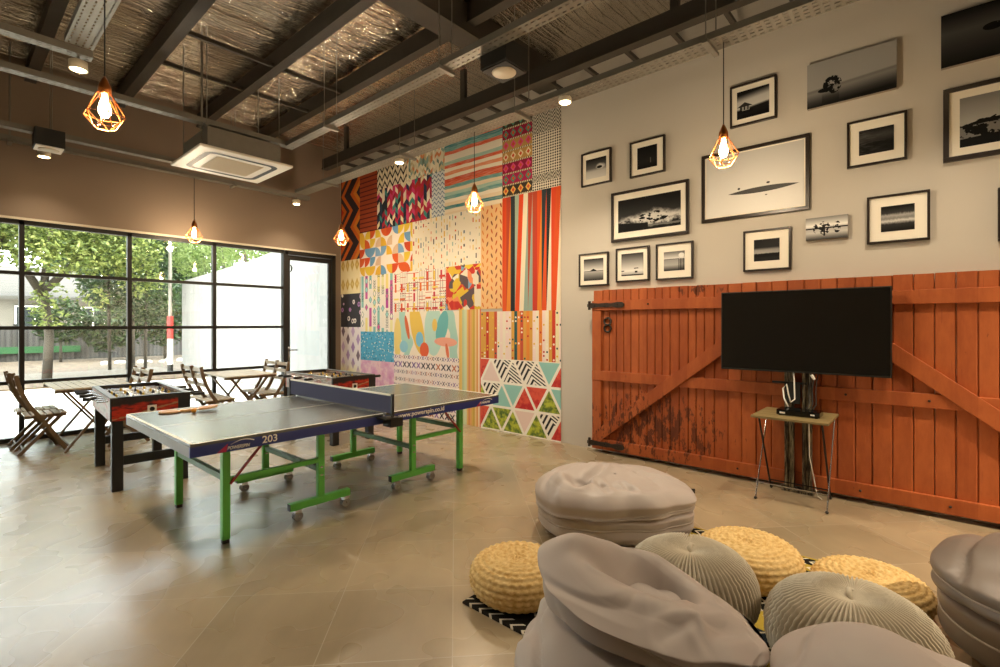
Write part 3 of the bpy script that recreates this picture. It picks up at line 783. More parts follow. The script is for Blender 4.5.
M['frame'] = mat('black_frame', '#241a12', rough=0.35)
M['matboard'] = mat('mat_board', '#efe6d4', rough=0.8)
M['canvas_edge'] = mat('canvas_edge', '#8d8377', rough=0.8)
def photo_mat(nm, fn, w, h):
    return mat('photo_' + nm, lambda nt, p, x, y, z: mix(nt, (fn(nt, -y * (1 / w), z * (1 / h)) * 1.15).cl().pw(1.55), (0.004, 0.004, 0.004), (0.86, 0.83, 0.77)), rough=0.4, spec=0.12)
def framed(nm, ya, yb, z0, z1, bw, mt, fn, label):
    """bw = frame bar, mt = (side, top/bottom) width of the mat board"""
    t = thing('framed_photo', label, 'framed photo', (XR, ya, z0), 0, 'framed photos on the gallery wall')
    W, H = ya - yb, z1 - z0; D = 0.034
    f = MB().box((-D, -W, 0), (-0.002, 0, bw)).box((-D, -W, H - bw), (-0.002, 0, H)).box((-D, -bw, bw), (-0.002, 0, H - bw)).box((-D, -W, bw), (-0.002, -W + bw, H - bw))
    f.build('frame', M['frame'], t, bevel=0.002)
    MB().box((-0.020, -W + bw, bw), (-0.004, -bw, H - bw)).build('mat_board', M['matboard'], t)
    a, b = bw + mt[0], bw + mt[1]; w, h = W - 2 * a, H - 2 * b
    MB().box((-0.004, -w, 0), (0, 0, h)).build('photo_print', photo_mat(nm, fn, w, h), t, (-0.019, -a, b))
def canvas(nm, ya, yb, z0, z1, fn, label):
    W, H = ya - yb, z1 - z0; mb = MB().box((-0.040, -W, 0), (-0.002, 0, H), 1)
    mb.add([(-0.0405, -W, 0), (-0.0405, 0, 0), (-0.0405, 0, H), (-0.0405, -W, H)], [(0, 1, 2, 3)], 0)
    tag(mb.build('photo_canvas', [photo_mat(nm, fn, W, H), M['canvas_edge']], None, (XR, ya, z0)), label, 'photo canvas', 'frameless photo canvases')
S = 0.018
framed('wave', 3.189, 2.793, 3.131, 3.529, S, (0.045, 0.065), p_wave, 'square framed photo of dark rock in surf, upper left of the gallery')
framed('night', 2.556, 2.152, 3.119, 3.513, S, (0.07, 0.06), p_night, 'square framed photo nearly all black, above the large stormy sea photo')
framed('cliff', 2.787, 1.897, 2.423, 2.988, 0.03, (0.055, 0.07), p_cliff, 'large framed photo of white spray bursting over dark rocks')
framed('isle', 3.224, 2.825, 1.934, 2.327, S, (0.05, 0.05), p_isle, 'square framed photo of distant island, leftmost in the lowest row')
framed('jetty', 2.729, 2.329, 1.960, 2.345, S, (0.05, 0.05), p_jetty, 'square framed pale seascape photo, middle one of the lowest row of three')
framed('posts', 2.252, 1.853, 1.956, 2.344, S, (0.07, 0.075), p_posts, 'square framed photo of tall posts by water, right of the low three')
framed('hut', 1.494, 1.086, 3.399, 3.800, S, (0.045, 0.05), p_hut, 'square framed photo of a roofed hut over dark water beside pendant cord')
framed('sandbar', 1.765, 0.824, 2.508, 3.186, 0.032, (0.012, 0.012), p_sandbar, 'largest framed photo, nearly white with thin grey sandbar, behind pendant')
framed('treeline', 1.373, 0.970, 1.985, 2.375, S, (0.075, 0.075), p_treeline, 'square framed photo of dark treeline under cloud, directly above the television')
canvas('mangrove', 0.851, 0.543, 2.226, 2.421, p_mangrove, 'small frameless photo of mangrove trees mirrored in water')
canvas('lonetree', 0.841, 0.219, 3.393, 3.784, p_lonetree, 'frameless grey photo of a lone tree on misty water')
framed('dusk', 0.551, 0.154, 2.808, 3.200, S, (0.065, 0.075), p_dusk, 'square framed dark dusk seascape photo below the lone tree canvas')
framed('surf', -0.060, -0.90, 2.728, 3.288, 0.034, (0.06, 0.06), p_surf, 'large framed photo of breaking surf cut by the right picture edge')
framed('pier', 0.414, 0.015, 2.146, 2.539, S, (0.075, 0.075), p_pier, 'square framed photo of bright blurred horizon, above the barn door at right')
framed('rocks', -0.358, -0.75, 2.09, 2.48, S, (0.07, 0.07), p_wave, 'framed photo barely showing its left edge at the right picture border')
canvas('rock', -0.048, -0.67, 3.453, 3.857, p_rock, 'frameless dark photo of floating rock at the top right corner')

# ------------------------------------------------------------------ old barn door fixed to the wall
def barn_paint(nt, p, x, y, z):
    n = nz(nt, cmb(nt, x * 2.0, y * 5.0, z * 1.6), 3.0, 6.0, 0.65); f = nz(nt, cmb(nt, x, y * 6.0, z * 2.0), 3.4, 5.0, 0.7)
    bo = rnd(nt, (y / 0.125).fl(), 5.0)
    c = mix(nt, (n * 0.75 + bo * 0.3).sm(0.3, 0.8), '#96481f', '#b05d2d')
    # patches where the paint has flaked to brown wood: lower left, upper middle
    reg = 1.0 - ((y - 2.35) * (y - 2.35) * 0.9 + (z - 0.35) * (z - 0.35) * 4.2)
    reg2 = 1.0 - ((y - 1.75) * (y - 1.75) * 9.0 + (z - 1.84) * (z - 1.84) * 160.0)
    w = ((f - 0.63) + reg.mx(reg2).mx(-0.2) * 0.20)
    c = mix(nt, w.sm(0.01, 0.08) * 0.9, c, mix(nt, f.sm(0.5, 0.8), '#4f2410', '#70371a'))
    return mix(nt, (nz(nt, cmb(nt, x * 4.0, y * 40.0, z * 1.2), 2.0, 3.0) > 0.70) * 0.5, c, '#84401f')
M['barn'] = mat('weathered_orange_paint', barn_paint, rough=0.62, spec=0.35, bump=lambda nt, p, x, y, z: nz(nt, cmb(nt, x * 5.0, y * 40.0, z * 2.0), 1.5, 4.0), bstr=0.25, bdist=0.01)
M['iron'] = mat('old_iron', mottled('#2c241e', '#463a30', 30.0), rough=0.55, metal=0.6)
bd = thing('barn_door', 'wide weathered orange plank barn door fixed along the wall behind the television', 'barn door', (XR, 0, 0))
Y1, Y0, ZB, ZTOP = 2.99, -1.20, 0.04, 1.875
pl = MB(); y = Y0; rng = random.Random(3); bw = 0.118
while y < Y1 - 0.02:
    bw = 0.088 if y > 1.55 else 0.122
    ye = min(y + bw + rng.uniform(-0.010, 0.010), Y1)
    if Y1 - ye < 0.05: ye = Y1
    dx = rng.uniform(-0.003, 0.003); zt = ZTOP + rng.uniform(-0.002, 0.002)
    c = 0.007
    pl.prism([(-0.002, y + 0.002), (-0.085 + dx + c, y + 0.002), (-0.085 + dx, y + 0.002 + c), (-0.085 + dx, ye - 0.002 - c), (-0.085 + dx + c, ye - 0.002), (-0.002, ye - 0.002)], 2, ZB, zt)
    y = ye
pl.build('plank_panel', M['barn'], bd)
def rail(nm, z0, z1, y0=Y0, y1=Y1, x=-0.118): MB().box((x, y0, z0), (-0.083, y1, z1)).build(nm, M['barn'], bd, bevel=0.004)
rail('rail', 1.640, 1.752); rail('rail', 0.835, 0.945); rail('rail', 0.045, 0.165)
MB().box((-0.112, Y1 - 0.115, ZB), (-0.083, Y1, 1.64)).build('stile', M['barn'], bd, bevel=0.003)
MB().box((-0.112, Y0, ZB), (-0.083, Y0 + 0.115, 1.64)).build('stile', M['barn'], bd, bevel=0.003)
for p, q in (((2.91, 0.19), (1.06, 1.635)), ((-1.12, 0.19), (0.76, 1.66))):
    MB().bar((-0.106, p[0], p[1]), (-0.106, q[0], q[1]), 0.125, 0.052, (1, 0, 0)).build('brace', M['barn'], bd, bevel=0.004)
def hinge(z):
    h_ = MB(); prof = [(3.045, 0.016), (3.02, 0.020), (2.99, 0.030), (2.90, 0.022), (2.80, 0.026), (2.73, 0.019), (2.66, 0.033), (2.60, 0.030), (2.575, 0.012)]
    h_.prism([(a, z + b) for a, b in prof] + [(a, z - b) for a, b in prof[::-1]], 0, -0.130, -0.117)
    h_.path([(-0.122, 3.02, z - 0.05), (-0.122, 3.02, z + 0.05)], 0.016, 10)
    for yy in (2.95, 2.82, 2.66): h_.ball((-0.131, yy, z), 0.009, 8, 6)
    h_.build('strap_hinge', M['iron'], bd)
hinge(1.700); hinge(0.105)
n8 = MB()
for zc in (1.515, 1.435):
    n8.path([(-0.096, 2.795 + 0.043 * cos(a), zc + 0.040 * sin(a)) for a in [2 * pi * i / 20 for i in range(20)]], 0.011, 8, closed=True)
n8.build('number_eight', M['iron'], bd, smooth=True)
for yy, zz in ((0.25, 1.70), (0.02, 0.89), (0.55, 0.89), (0.45, 0.105), (-0.1, 0.105), (2.3, 1.70), (1.4, 0.105)):
    MB().ball((-0.119, yy, zz), 0.010, 8, 6).build('bolt_head', M['iron'], bd, smooth=True)

# ------------------------------------------------------------------ television on its stand, folding side table
tv = thing('television', 'large black flat screen television in front of the orange barn door', 'television', (4.93, 0.878, 1.42))
W, H = 1.275, 0.725
MB().box((-0.012, -W / 2, -H / 2), (0.028, W / 2, H / 2)).box((0.028, -W / 2 + 0.2, -H / 2 + 0.05), (0.055, W / 2 - 0.2, H / 2 - 0.2)).build('casing', M['black'], tv, bevel=0.003)
M['screen'] = mat('dark_screen', '#060605', rough=0.13, spec=0.6)
MB().box((-0.0135, -W / 2 + 0.010, -H / 2 + 0.016), (-0.012, W / 2 - 0.010, H / 2 - 0.010)).build('screen', M['screen'], tv)
M['post'] = mat('scuffed_steel', lambda nt, p, x, y, z: mix(nt, nz(nt, cmb(nt, x * 6.0, y * 12.0, z), 6.0, 5.0, 0.7).sm(0.42, 0.62), '#2a241d', '#94886f'), rough=0.45, metal=0.5)
ts = thing('television_stand', 'scuffed two post steel stand holding up the television', 'stand', (5.004, 0.892, 0.0))
for yy in (0.068, -0.068):
    MB().box((-0.02, yy - 0.036, 0.02), (0.02, yy - 0.016, 1.3)).box((-0.02, yy + 0.016, 0.02), (0.02, yy + 0.036, 1.3)).box((-0.004, yy - 0.016, 0.02), (0.012, yy + 0.016, 1.3)).build('post', M['post'], ts)
MB().box((-0.04, -0.12, 0.0), (0.02, 0.12, 0.02)).build('foot_plate', M['post'], ts)
MB().box((-0.035, -0.07, 0.955), (-0.02, 0.20, 0.972)).box((-0.03, -0.02, 0.78), (-0.02, 0.10, 0.955)).build('bracket', M['black'], ts)
M['tabletop'] = mat('bamboo_top', wood('#75653f', '#8f7c52', 1, 14.0), rough=0.5)
sd = thing('folding_side_table', 'small wooden folding side table standing below the television', 'side table', (4.77, 0.875, 0.0))
tp = MB()
for i in range(4): tp.box((-0.275 + i * 0.1385, -0.275, 0.70), (-0.275 + i * 0.1385 + 0.134, 0.275, 0.72))
tp.build('tabletop', M['tabletop'], sd, bevel=0.002)
for sy, inset in ((-1, 0.0), (1, 0.0)):
    pass
M['thin_dark'] = mat('dark_thin_steel', '#1d1712', rough=0.4, metal=0.5)
lo, li = 0.255, 0.225
a = MB().path([(-0.20, lo, 0.0), (-0.15, lo, 0.10), (0.20, lo, 0.69)], 0.0055, 8).path([(-0.20, -lo, 0.0), (-0.15, -lo, 0.10), (0.20, -lo, 0.69)], 0.0055, 8).path([(-0.13, lo, 0.13), (-0.13, -lo, 0.13)], 0.006, 8)
a.build('leg_frame', M['chrome'], sd)
b = MB().path([(0.21, li, 0.0), (0.165, li, 0.06), (-0.21, li, 0.69)], 0.008, 8).path([(0.21, -li, 0.0), (0.165, -li, 0.06), (-0.21, -li, 0.69)], 0.008, 8).path([(0.15, li, 0.09), (0.15, -li, 0.09)], 0.006, 8)
b.build('leg_frame', M['thin_dark'], sd)
for sx, yy in ((-0.20, lo), (-0.20, -lo), (0.21, li), (0.21, -li)):
    MB().ball((sx, yy, 0.012), 0.013, 10, 6, (1.3, 1, 0.9)).build('foot_cap', M['black'], sd, smooth=True)
mb_ = thing('media_box', 'flat black media box lying on the folding side table', 'media box', (4.74, 0.835, 0.72))
MB().box((-0.09, -0.155, 0.006), (0.09, 0.155, 0.048)).build('casing', M['gloss_black'], mb_, bevel=0.004)
MB().box((-0.0915, 0.09, 0.016), (-0.089, 0.13, 0.03)).box((-0.0915, -0.12, 0.02), (-0.089, -0.09, 0.032)).build('front_label', M['white'], mb_)
for sx in (-0.07, 0.07):
    for sy in (-0.13, 0.13): MB().box((sx - 0.01, sy - 0.01, 0), (sx + 0.01, sy + 0.01, 0.007)).build('foot_pad', M['black'], mb_)
cb = MB()
cb.path([(4.80, 0.93, 0.775), (4.84, 0.97, 0.84), (4.87, 0.985, 0.92), (4.86, 0.955, 0.96), (4.83, 0.935, 0.88), (4.84, 0.92, 0.81), (4.90, 0.90, 0.83), (4.93, 0.91, 1.0), (4.945, 0.92, 1.06)], 0.006, 8)
tag(cb.build('white_cable', M['white'], None, smooth=True), 'white looped cable running from media box up behind the television', 'cable')
cb = MB()
for k_, yy in enumerate((0.80, 0.775, 0.75)):
    cb.path([(4.80, yy, 0.772), (4.90, yy - 0.01, 0.80), (4.935, yy, 0.92), (4.945, yy - 0.015, 1.06)], 0.004, 6)
tag(cb.build('black_cable', M['cord'], None, smooth=True), 'black cables hanging from the television to the media box', 'cable')
tag(MB().path([(4.90, 0.775, 1.05), (4.905, 0.755, 1.01)], 0.011, 8).build('cable_plug', M['white'], None), 'small white plug dangling just below the television edge', 'plug')
tag(MB().path([(4.93, 0.80, 0.69), (4.955, 0.80, 0.35), (4.94, 0.74, 0.02), (4.9, 0.70, 0.008)], 0.004, 6).build('power_cord', M['white'], None), 'thin pale power cord hanging below the side table', 'power cord')

# ------------------------------------------------------------------ table tennis table
M['tt_top'] = mat('table_tennis_top', '#5d5e58', rough=0.25, spec=0.75)
M['navy'] = mat('navy_apron', '#233378', rough=0.4)
M['grey_edge'] = mat('grey_end_apron', '#8e8c86', rough=0.45)
M['green'] = mat('green_powder_coat', '#68cd54', rough=0.4)
M['green_dark'] = mat('dark_green_powder_coat', '#4d7a46', rough=0.45)
M['red'] = mat('red_strut', '#a3251f', rough=0.4)
M['caster'] = mat('grey_caster_wheel', '#96928a', rough=0.5)
M['net'] = mat('net_fabric', lambda nt, p, x, y, z: mix(nt, (((y * 130.0).fr() < 0.5) * ((z * 130.0).fr() < 0.5)), '#3f425c', '#50526e'), rough=0.9)
TX0, TX1, TY0, TY1, TZ = 0.987, 3.77, 3.333, 4.858, 0.76
tt = thing('table_tennis_table', 'large table tennis table with dark top on bright green wheeled legs', 'table tennis table', ((TX0 + TX1) / 2, (TY0 + TY1) / 2, 0))
HL, HW = (TX1 - TX0) / 2, (TY1 - TY0) / 2
def add_text(s, size, x, z, y, mt, parent, sx=1.0, italic=0.0, name='lettering'):
    cu = bpy.data.curves.new(name, 'FONT'); cu.body = s; cu.size = size; cu.extrude = 0.0006; cu.offset = size * 0.014; cu.shear = italic
    cu.materials.append(mt); tmp = bpy.data.objects.new('tmp', cu); COL.objects.link(tmp); bpy.context.view_layer.update()
    me = bpy.data.meshes.new_from_object(tmp.evaluated_get(bpy.context.evaluated_depsgraph_get())); me.name = name
    bpy.data.objects.remove(tmp); bpy.data.curves.remove(cu)
    o = bpy.data.objects.new(name, me); COL.objects.link(o)
    o.location = (x, y, z); o.rotation_euler = (pi / 2, 0, 0); o.scale = (sx, 1, 1); o.parent = parent
    return o
for sgn in (-1, 1):
    a, b = (-HL, -0.012) if sgn < 0 else (0.012, HL)
    MB().box((a, -HW, TZ - 0.018), (b, HW, TZ)).build('tabletop', M['tt_top'], tt)
    ln = MB(); e = TZ + 0.0006
    ln.box((a, -HW, TZ - 0.001), (b, -HW + 0.02, e)).box((a, HW - 0.02, TZ - 0.001), (b, HW, e)).box((a, -0.0015, TZ - 0.001), (b, 0.0015, e))
    xo = -HL if sgn < 0 else HL - 0.02
    ln.box((xo, -HW, TZ - 0.001), (xo + 0.02, HW, e)); ln.build('court_line', M['white_paint'], tt)
    z0 = TZ - 0.082
    MB().box((a, -HW, z0), (b, -HW + 0.02, TZ - 0.018)).build('side_apron', M['navy'], tt); MB().box((a, HW - 0.02, z0), (b, HW, TZ - 0.018)).build('side_apron', M['navy'], tt)
    MB().box((xo, -HW + 0.02, z0), (xo + 0.02, HW - 0.02, TZ - 0.018)).build('end_apron', M['grey_edge'], tt)
    # legs in this half: two straight outer legs, two wheeled inner legs
    lx, ix = sgn * 1.10, sgn * (0.41 if sgn < 0 else 0.50)
    for yy in (-HW + 0.27, HW - 0.27):
        MB().box((lx - 0.025, yy - 0.025, 0.025), (lx + 0.025, yy + 0.025, z0 + 0.05)).build('leg', M['green'], tt, bevel=0.004)
        MB().box((lx - 0.022, yy - 0.022, 0.0), (lx + 0.022, yy + 0.022, 0.026)).build('foot_cap', M['black'], tt, bevel=0.004)
        lg = MB().box((ix - 0.027, yy - 0.02, 0.13), (ix + 0.027, yy + 0.02, z0 + 0.05)).box((ix - 0.25, yy - 0.025, 0.085), (ix + 0.25, yy + 0.025, 0.14))
        lg.build('wheeled_leg', M['green'], tt, bevel=0.004)
        for s2 in (-1, 1):
            MB().box((ix + s2 * 0.25 - 0.003, yy - 0.022, 0.088), (ix + s2 * 0.25 + 0.003, yy + 0.022, 0.137)).build('end_cap', M['black'], tt)
            cxx = ix + s2 * 0.20; w = MB()
            for off in (-0.016, 0.016): w.path([(cxx + 0.015, yy + off - 0.007, 0.035), (cxx + 0.015, yy + off + 0.007, 0.035)], 0.034, 18)
            wo = w.build('caster_wheel', M['caster'], tt, auto=True)
            MB().box((cxx - 0.012, yy - 0.027, 0.062), (cxx + 0.035, yy + 0.027, 0.086)).box((cxx + 0.0, yy - 0.004, 0.025), (cxx + 0.03, yy + 0.004, 0.066)).path([(cxx + 0.015, yy - 0.026, 0.035), (cxx + 0.015, yy + 0.026, 0.035)], 0.007, 8).build('caster_fork', M['chrome'], wo)
        MB().box((min(lx, ix), yy - 0.018, 0.405), (max(lx, ix), yy + 0.018, 0.440)).build('side_rail', M['green'], tt, bevel=0.003)
        MB().bar((lx + -sgn * 0.02, yy - 0.03, 0.40), (lx - sgn * 0.30, yy - 0.03, z0 + 0.03), 0.02, 0.012).build('fold_strut', M['red'], tt)
        MB().box((ix - 0.012, yy - 0.022, 0.30), (ix + 0.012, yy - 0.0195, 0.31)).box((ix - 0.008, yy - 0.022, 0.36), (ix + 0.008, yy - 0.0195, 0.375)).build('bolt', M['chrome'], tt)
    MB().box((lx - 0.016, -HW + 0.27, 0.42), (lx + 0.016, HW - 0.27, 0.46)).build('cross_rail', M['green_dark'], tt)
    MB().box((ix - 0.016, -HW + 0.27, 0.33), (ix + 0.016, HW - 0.27, 0.37)).build('cross_rail', M['green_dark'], tt)
nt_ = MB().box((-0.003, -HW - 0.10, TZ + 0.008), (0.003, HW + 0.10, TZ + 0.150)); nt_.build('net', M['net'], tt)
MB().box((-0.005, -HW - 0.10, TZ + 0.148), (0.005, HW + 0.10, TZ + 0.162)).build('net_tape', M['white_paint'], tt)
for s in (-1, 1):
    MB().box((-0.010, s * (HW + 0.09), TZ - 0.02), (0.010, s * (HW + 0.115), TZ + 0.165)).box((-0.08, s * (HW - 0.03), TZ - 0.035), (0.05, s * (HW + 0.115), TZ - 0.022)).box((-0.02, s * (HW + 0.002), TZ - 0.10), (0.10, s * (HW + 0.11), TZ - 0.03)).build('net_post', M['black'], tt, bevel=0.003)
yf = -HW - 0.0012
add_text('203', 0.066, -1.195 + 0.225, TZ - 0.066, yf, M['white_paint'], tt, 1.05)
add_text('POWERSPIN', 0.030, -1.215 + 0.03, TZ - 0.070, yf, M['white_paint'], tt, 0.82, 0.25)
add_text('www.powerspin.co.id', 0.055, 0.135, TZ - 0.058, yf, M['white_paint'], tt, 1.06)
add_text('POWERSPIN', 0.030, 1.11, TZ - 0.062, yf, M['white_paint'], tt, 0.9, 0.25)
for x0 in (-1.235, 1.075):
    sw = MB(); sw.path([(x0 + 0.07 + 0.013 * i, yf, TZ - 0.040 + 0.022 * sin(pi * (i / 11.0) * 0.9)) for i in range(12)], [0.0008 + 0.003 * i / 11 for i in range(12)], 5)
    sw.build('logo_swoosh', M['white_paint'], tt)
    sw = MB().prism([(x0 - 0.01, TZ - 0.080), (x0 + 0.045, TZ - 0.080), (x0 + 0.055, TZ - 0.030)], 1, yf, yf + 0.001)
    sw.build('logo_mark', mat('crimson_mark', '#b3204a', rough=0.5), tt)

# two bats and a ball on the near end
M['ply'] = mat('bat_ply', wood('#d9a46a', '#e9c79a', 0, 12.0), rough=0.5)
M['rubber'] = mat('bat_rubber', '#bb8a5e', rough=0.6)
def bat(x, y, rz, label, tilt=0.0, dz=0.0):
    t = thing('table_tennis_bat', label, 'table tennis bat', (x, y, TZ + 0.004 + dz), rz, 'bats on the table tennis table')
    t.rotation_euler = (0, tilt, rz)
    ring = [(0.078 * cos(a), 0.075 * sin(a)) for a in [2 * pi * i / 32 for i in range(32)]]
    MB().prism(ring, 2, 0.003, 0.009).build('blade', M['ply'], t)
    MB().prism([(p[0] * 0.98, p[1] * 0.98) for p in ring if p[0] < 0.062], 2, 0.009, 0.012).build('rubber_face', M['rubber'], t)
    MB().prism([(p[0] * 0.98, p[1] * 0.98) for p in ring if p[0] < 0.062], 2, 0.0, 0.003).build('rubber_face', M['rubber'], t)
    MB().prism([(0.07, -0.014), (0.10, -0.013), (0.165, -0.017), (0.172, -0.012), (0.172, 0.012), (0.165, 0.017), (0.10, 0.013), (0.07, 0.014)], 2, -0.003, 0.015).build('handle', M['ply'], t, bevel=0.004)
bat(1.235, 4.66, -0.12, 'table tennis bat lying flat on the left, under the other bat')
bat(1.475, 4.56, 2.75, 'table tennis bat on the right, its handle resting across the other bat', 0.10, 0.016)
tag(MB().ball((1.36, 4.50, TZ + 0.020), 0.020, 16, 12).build('table_tennis_ball', mat('orange_ball', '#d99228', rough=0.4), None, smooth=True), 'small orange table tennis ball resting against the bats', 'ball')

# ------------------------------------------------------------------ foosball tables
def flame(nt, p, x, y, z):
    n = nz(nt, cmb(nt, x * 3.0, y * 3.0, z * 9.0), 2.4, 3.0, 0.6, 1.2)
    c = ramp(nt, n, [(0.30, '#2b1410'), (0.42, '#8e1d10'), (0.55, '#c9331a'), (0.68, '#a3240f'), (0.8, '#3a1a14')])
    top = (z + nz(nt, cmb(nt, x * 2.0, 0.0, z), 5.0, 2.0) * 0.09 - x * 0.05).sm(0.80, 0.83)
    c = mix(nt, top, c, '#2a1d1a')
    return mix(nt, (((z - 0.70 - x * 0.22).ab() + nz(nt, p, 22.0, 2.0) * 0.03) < 0.022) * 0.8, c, '#b08a62')
M['flame'] = mat('red_flame_print', flame, rough=0.35)
M['foos_side'] = mat('pale_side_print', lambda nt, p, x, y, z: ramp(nt, nz(nt, cmb(nt, x, y * 2.0, z * 6.0), 3.0, 3.0), [(0.3, '#8d7f78'), (0.5, '#b5a79c'), (0.65, '#a8645a'), (0.8, '#c9bcae')]), rough=0.4)
M['foos_black'] = mat('black_laminate', '#1d1c1e', rough=0.45)
M['foos_rail'] = mat('grey_speckled_rail', mottled('#3f3d39', '#77746a', 60.0), rough=0.45)
M['foos_field'] = mat('pale_green_field', '#c9c7ae', rough=0.4)
M['man_dark'] = mat('dark_player', '#22252e', rough=0.5); M['man_yellow'] = mat('yellow_player', '#b8962f', rough=0.5)
def foosball(x, y, label, rz):
    t = thing('foosball_table', label, 'foosball table', (x, y, 0), rz, 'foosball tables')
    W, L, z0, z1 = 0.61, 1.22, 0.625, 0.825; th = 0.025
    MB().box((-W / 2, -L / 2, z0), (W / 2, -L / 2 + th, z1 - 0.002)).build('end_panel', M['flame'], t)
    MB().box((-W / 2, L / 2 - th, z0), (W / 2, L / 2, z1 - 0.002)).build('end_panel', M['flame'], t)
    for s in (-1, 1):
        MB().box((s * W / 2, -L / 2 + th, z0), (s * (W / 2 - th), L / 2 - th, z1 - 0.002)).build('side_panel', M['foos_side'], t)
        MB().box((s * W / 2, -L / 2, z1 - 0.003), (s * (W / 2 - 0.05), L / 2, z1 + 0.008)).build('top_rail', M['foos_rail'], t, bevel=0.003)
    for ya_ in (-L / 2, L / 2 - 0.04): MB().box((-W / 2 + 0.05, ya_, z1 - 0.003), (W / 2 - 0.05, ya_ + 0.04, z1 + 0.008)).build('end_rail', M['foos_black'], t)
    MB().box((-W / 2 + th, -L / 2 + th, z1 - 0.085), (W / 2 - th, L / 2 - th, z1 - 0.075)).build('playing_field', M['foos_field'], t)
    MB().box((-W / 2 - 0.001, -L / 2 - 0.002, z0), (-W / 2 + 0.012, -L / 2 + 0.004, z1)).build('corner_trim', M['foos_black'], t)
    MB().box((W / 2 - 0.10, -L / 2 - 0.0015, z0), (W / 2, -L / 2 + 0.004, z1 - 0.003)).build('corner_trim', M['foos_black'], t)
    # goal emblem: a white square with a black ball, beside the flame print
    MB().box((-0.035, -L / 2 - 0.004, z0 + 0.045), (0.035, -L / 2, z0 + 0.115)).build('ball_return', M['white'], t)
    MB().path([(0, -L / 2 - 0.007, z0 + 0.08), (0, -L / 2 - 0.003, z0 + 0.08)], 0.02, 14).build('return_hole', M['black'], t)
    for sx in (-1, 1):
        for sy in (-1, 1):
            lx, ly = sx * (W / 2 - 0.055), sy * (L / 2 - 0.055)
            MB().box((lx - 0.041, ly - 0.041, 0.0), (lx + 0.041, ly + 0.041, z0 + 0.01)).build('leg', M['foos_black'], t, bevel=0.003)
    for sy in (-1, 1):
        MB().box((-W / 2 + 0.1, sy * (L / 2 - 0.055) - 0.015, 0.22), (W / 2 - 0.1, sy * (L / 2 - 0.055) + 0.015, 0.30)).build('stretcher', M['foos_black'], t)
    men = [1, 2, 3, 5, 5, 3, 2, 1]
    for k in range(8):
        yy = -L / 2 + 0.115 + k * (L - 0.23) / 7; zr = z1 - 0.032; s = 1 if k in (0, 1, 3, 5) else -1
        r = MB().path([(-W / 2 - 0.08, yy, zr), (W / 2 + 0.08, yy, zr)], 0.007, 8).build('rod', M['chrome'], t, smooth=True)
        MB().path([(s * (W / 2 + 0.05), yy, zr), (s * (W / 2 + 0.15), yy, zr)], [0.014, 0.017], 10).build('grip', M['black'], r, smooth=True)
        n = men[k]
        for i in range(n):
            xx = (i - (n - 1) / 2) * (0.42 / max(n - 1, 1) if n > 2 else 0.2)
            mm = MB().box((xx - 0.011, yy - 0.008, zr - 0.038), (xx + 0.011, yy + 0.008, zr + 0.010)).ball((xx, yy, zr + 0.017), 0.010, 8, 6).box((xx - 0.009, yy - 0.012, zr - 0.040), (xx + 0.009, yy + 0.012, zr - 0.028))
            mm.build('player_figure', M['man_dark'] if s > 0 else M['man_yellow'], r)
    return t
foosball(1.326, 6.0, 'red flame patterned foosball table on black legs at left, beside the slatted table', -0.06)
foosball(3.44, 6.06, 'red flame patterned foosball table behind the net, in front of the mural', 0.0)

# ------------------------------------------------------------------ folding wooden chairs and tables
M['teak'] = mat('brown_stained_wood', wood('#5e4a31', '#7d6544', 2, 12.0), rough=0.5)
M['teak_slat'] = mat('sheen_lightened_slats', wood('#b3a388', '#cdbfa4', 1, 10.0), rough=0.4)  # slat wood lightened, its reflected sheen put into the colour
def make_chair():
    t = thing('folding_chair', 'x', 'folding chair', (0, 0, 0), 0, 'slatted wooden folding chairs')
    w = 0.19
    back = [(-0.20, 0.91), (-0.18, 0.80), (-0.14, 0.67), (-0.08, 0.54), (-0.005, 0.42), (0.08, 0.28), (0.165, 0.13), (0.23, 0.0)]
    frnt = [(0.20, 0.44), (0.09, 0.31), (-0.05, 0.15), (-0.18, 0.0)]
    for s in (-1, 1):
        MB().strip([(x, s * w, z) for x, z in back], 0.020, 0.040, (0, 1, 0)).build('back_stile', M['teak'], t)
        MB().strip([(x, s * (w - 0.026), z) for x, z in frnt], 0.020, 0.036, (0, 1, 0)).build('leg', M['teak'], t)
        MB().box((-0.13, s * (w - 0.05), 0.405), (0.23, s * (w - 0.028), 0.435)).build('seat_rail', M['teak'], t)
    for k in range(6):
        x = -0.13 + k * 0.063
        MB().box((x, -w + 0.012, 0.435), (x + 0.05, w - 0.012, 0.450)).build('seat_slat', M['teak_slat'], t, bevel=0.003)
    for x, z in ((-0.198, 0.865), (-0.178, 0.765), (-0.142, 0.655)):
        MB().bar((x + 0.014, -w + 0.008, z), (x + 0.014, w - 0.008, z), 0.014, 0.05, (0.25, 0, 1)).build('back_slat', M['teak_slat'], t)
    MB().path([(0.195, -w, 0.075), (0.195, w, 0.075)], 0.011, 8).path([(-0.13, -w + 0.026, 0.055), (-0.13, w - 0.026, 0.055)], 0.011, 8).build('stretcher', M['teak'], t)
    return t
chair0 = make_chair()
CH = [(0.76, 7.86, 0.0, 'brown slatted folding chair at far left, nearer the camera of the two there'),
      (0.73, 8.30, 0.0, 'brown slatted folding chair at far left, close against the window'),
      (1.58, 7.66, pi, 'folding chair behind the left foosball table, nearer the camera'),
      (1.58, 8.06, pi, 'folding chair behind the left foosball table, farther from the camera'),
      (2.50, 7.52, 0.0, 'folding chair left of the right slatted table, nearer the camera'),
      (2.50, 7.92, 0.0, 'folding chair left of the right slatted table, farther from the camera'),
      (3.36, 7.66, pi, 'folding chair right of the right slatted table, nearer the camera'),
      (3.36, 8.06, pi, 'folding chair right of the right slatted table, nearer the glass door')]
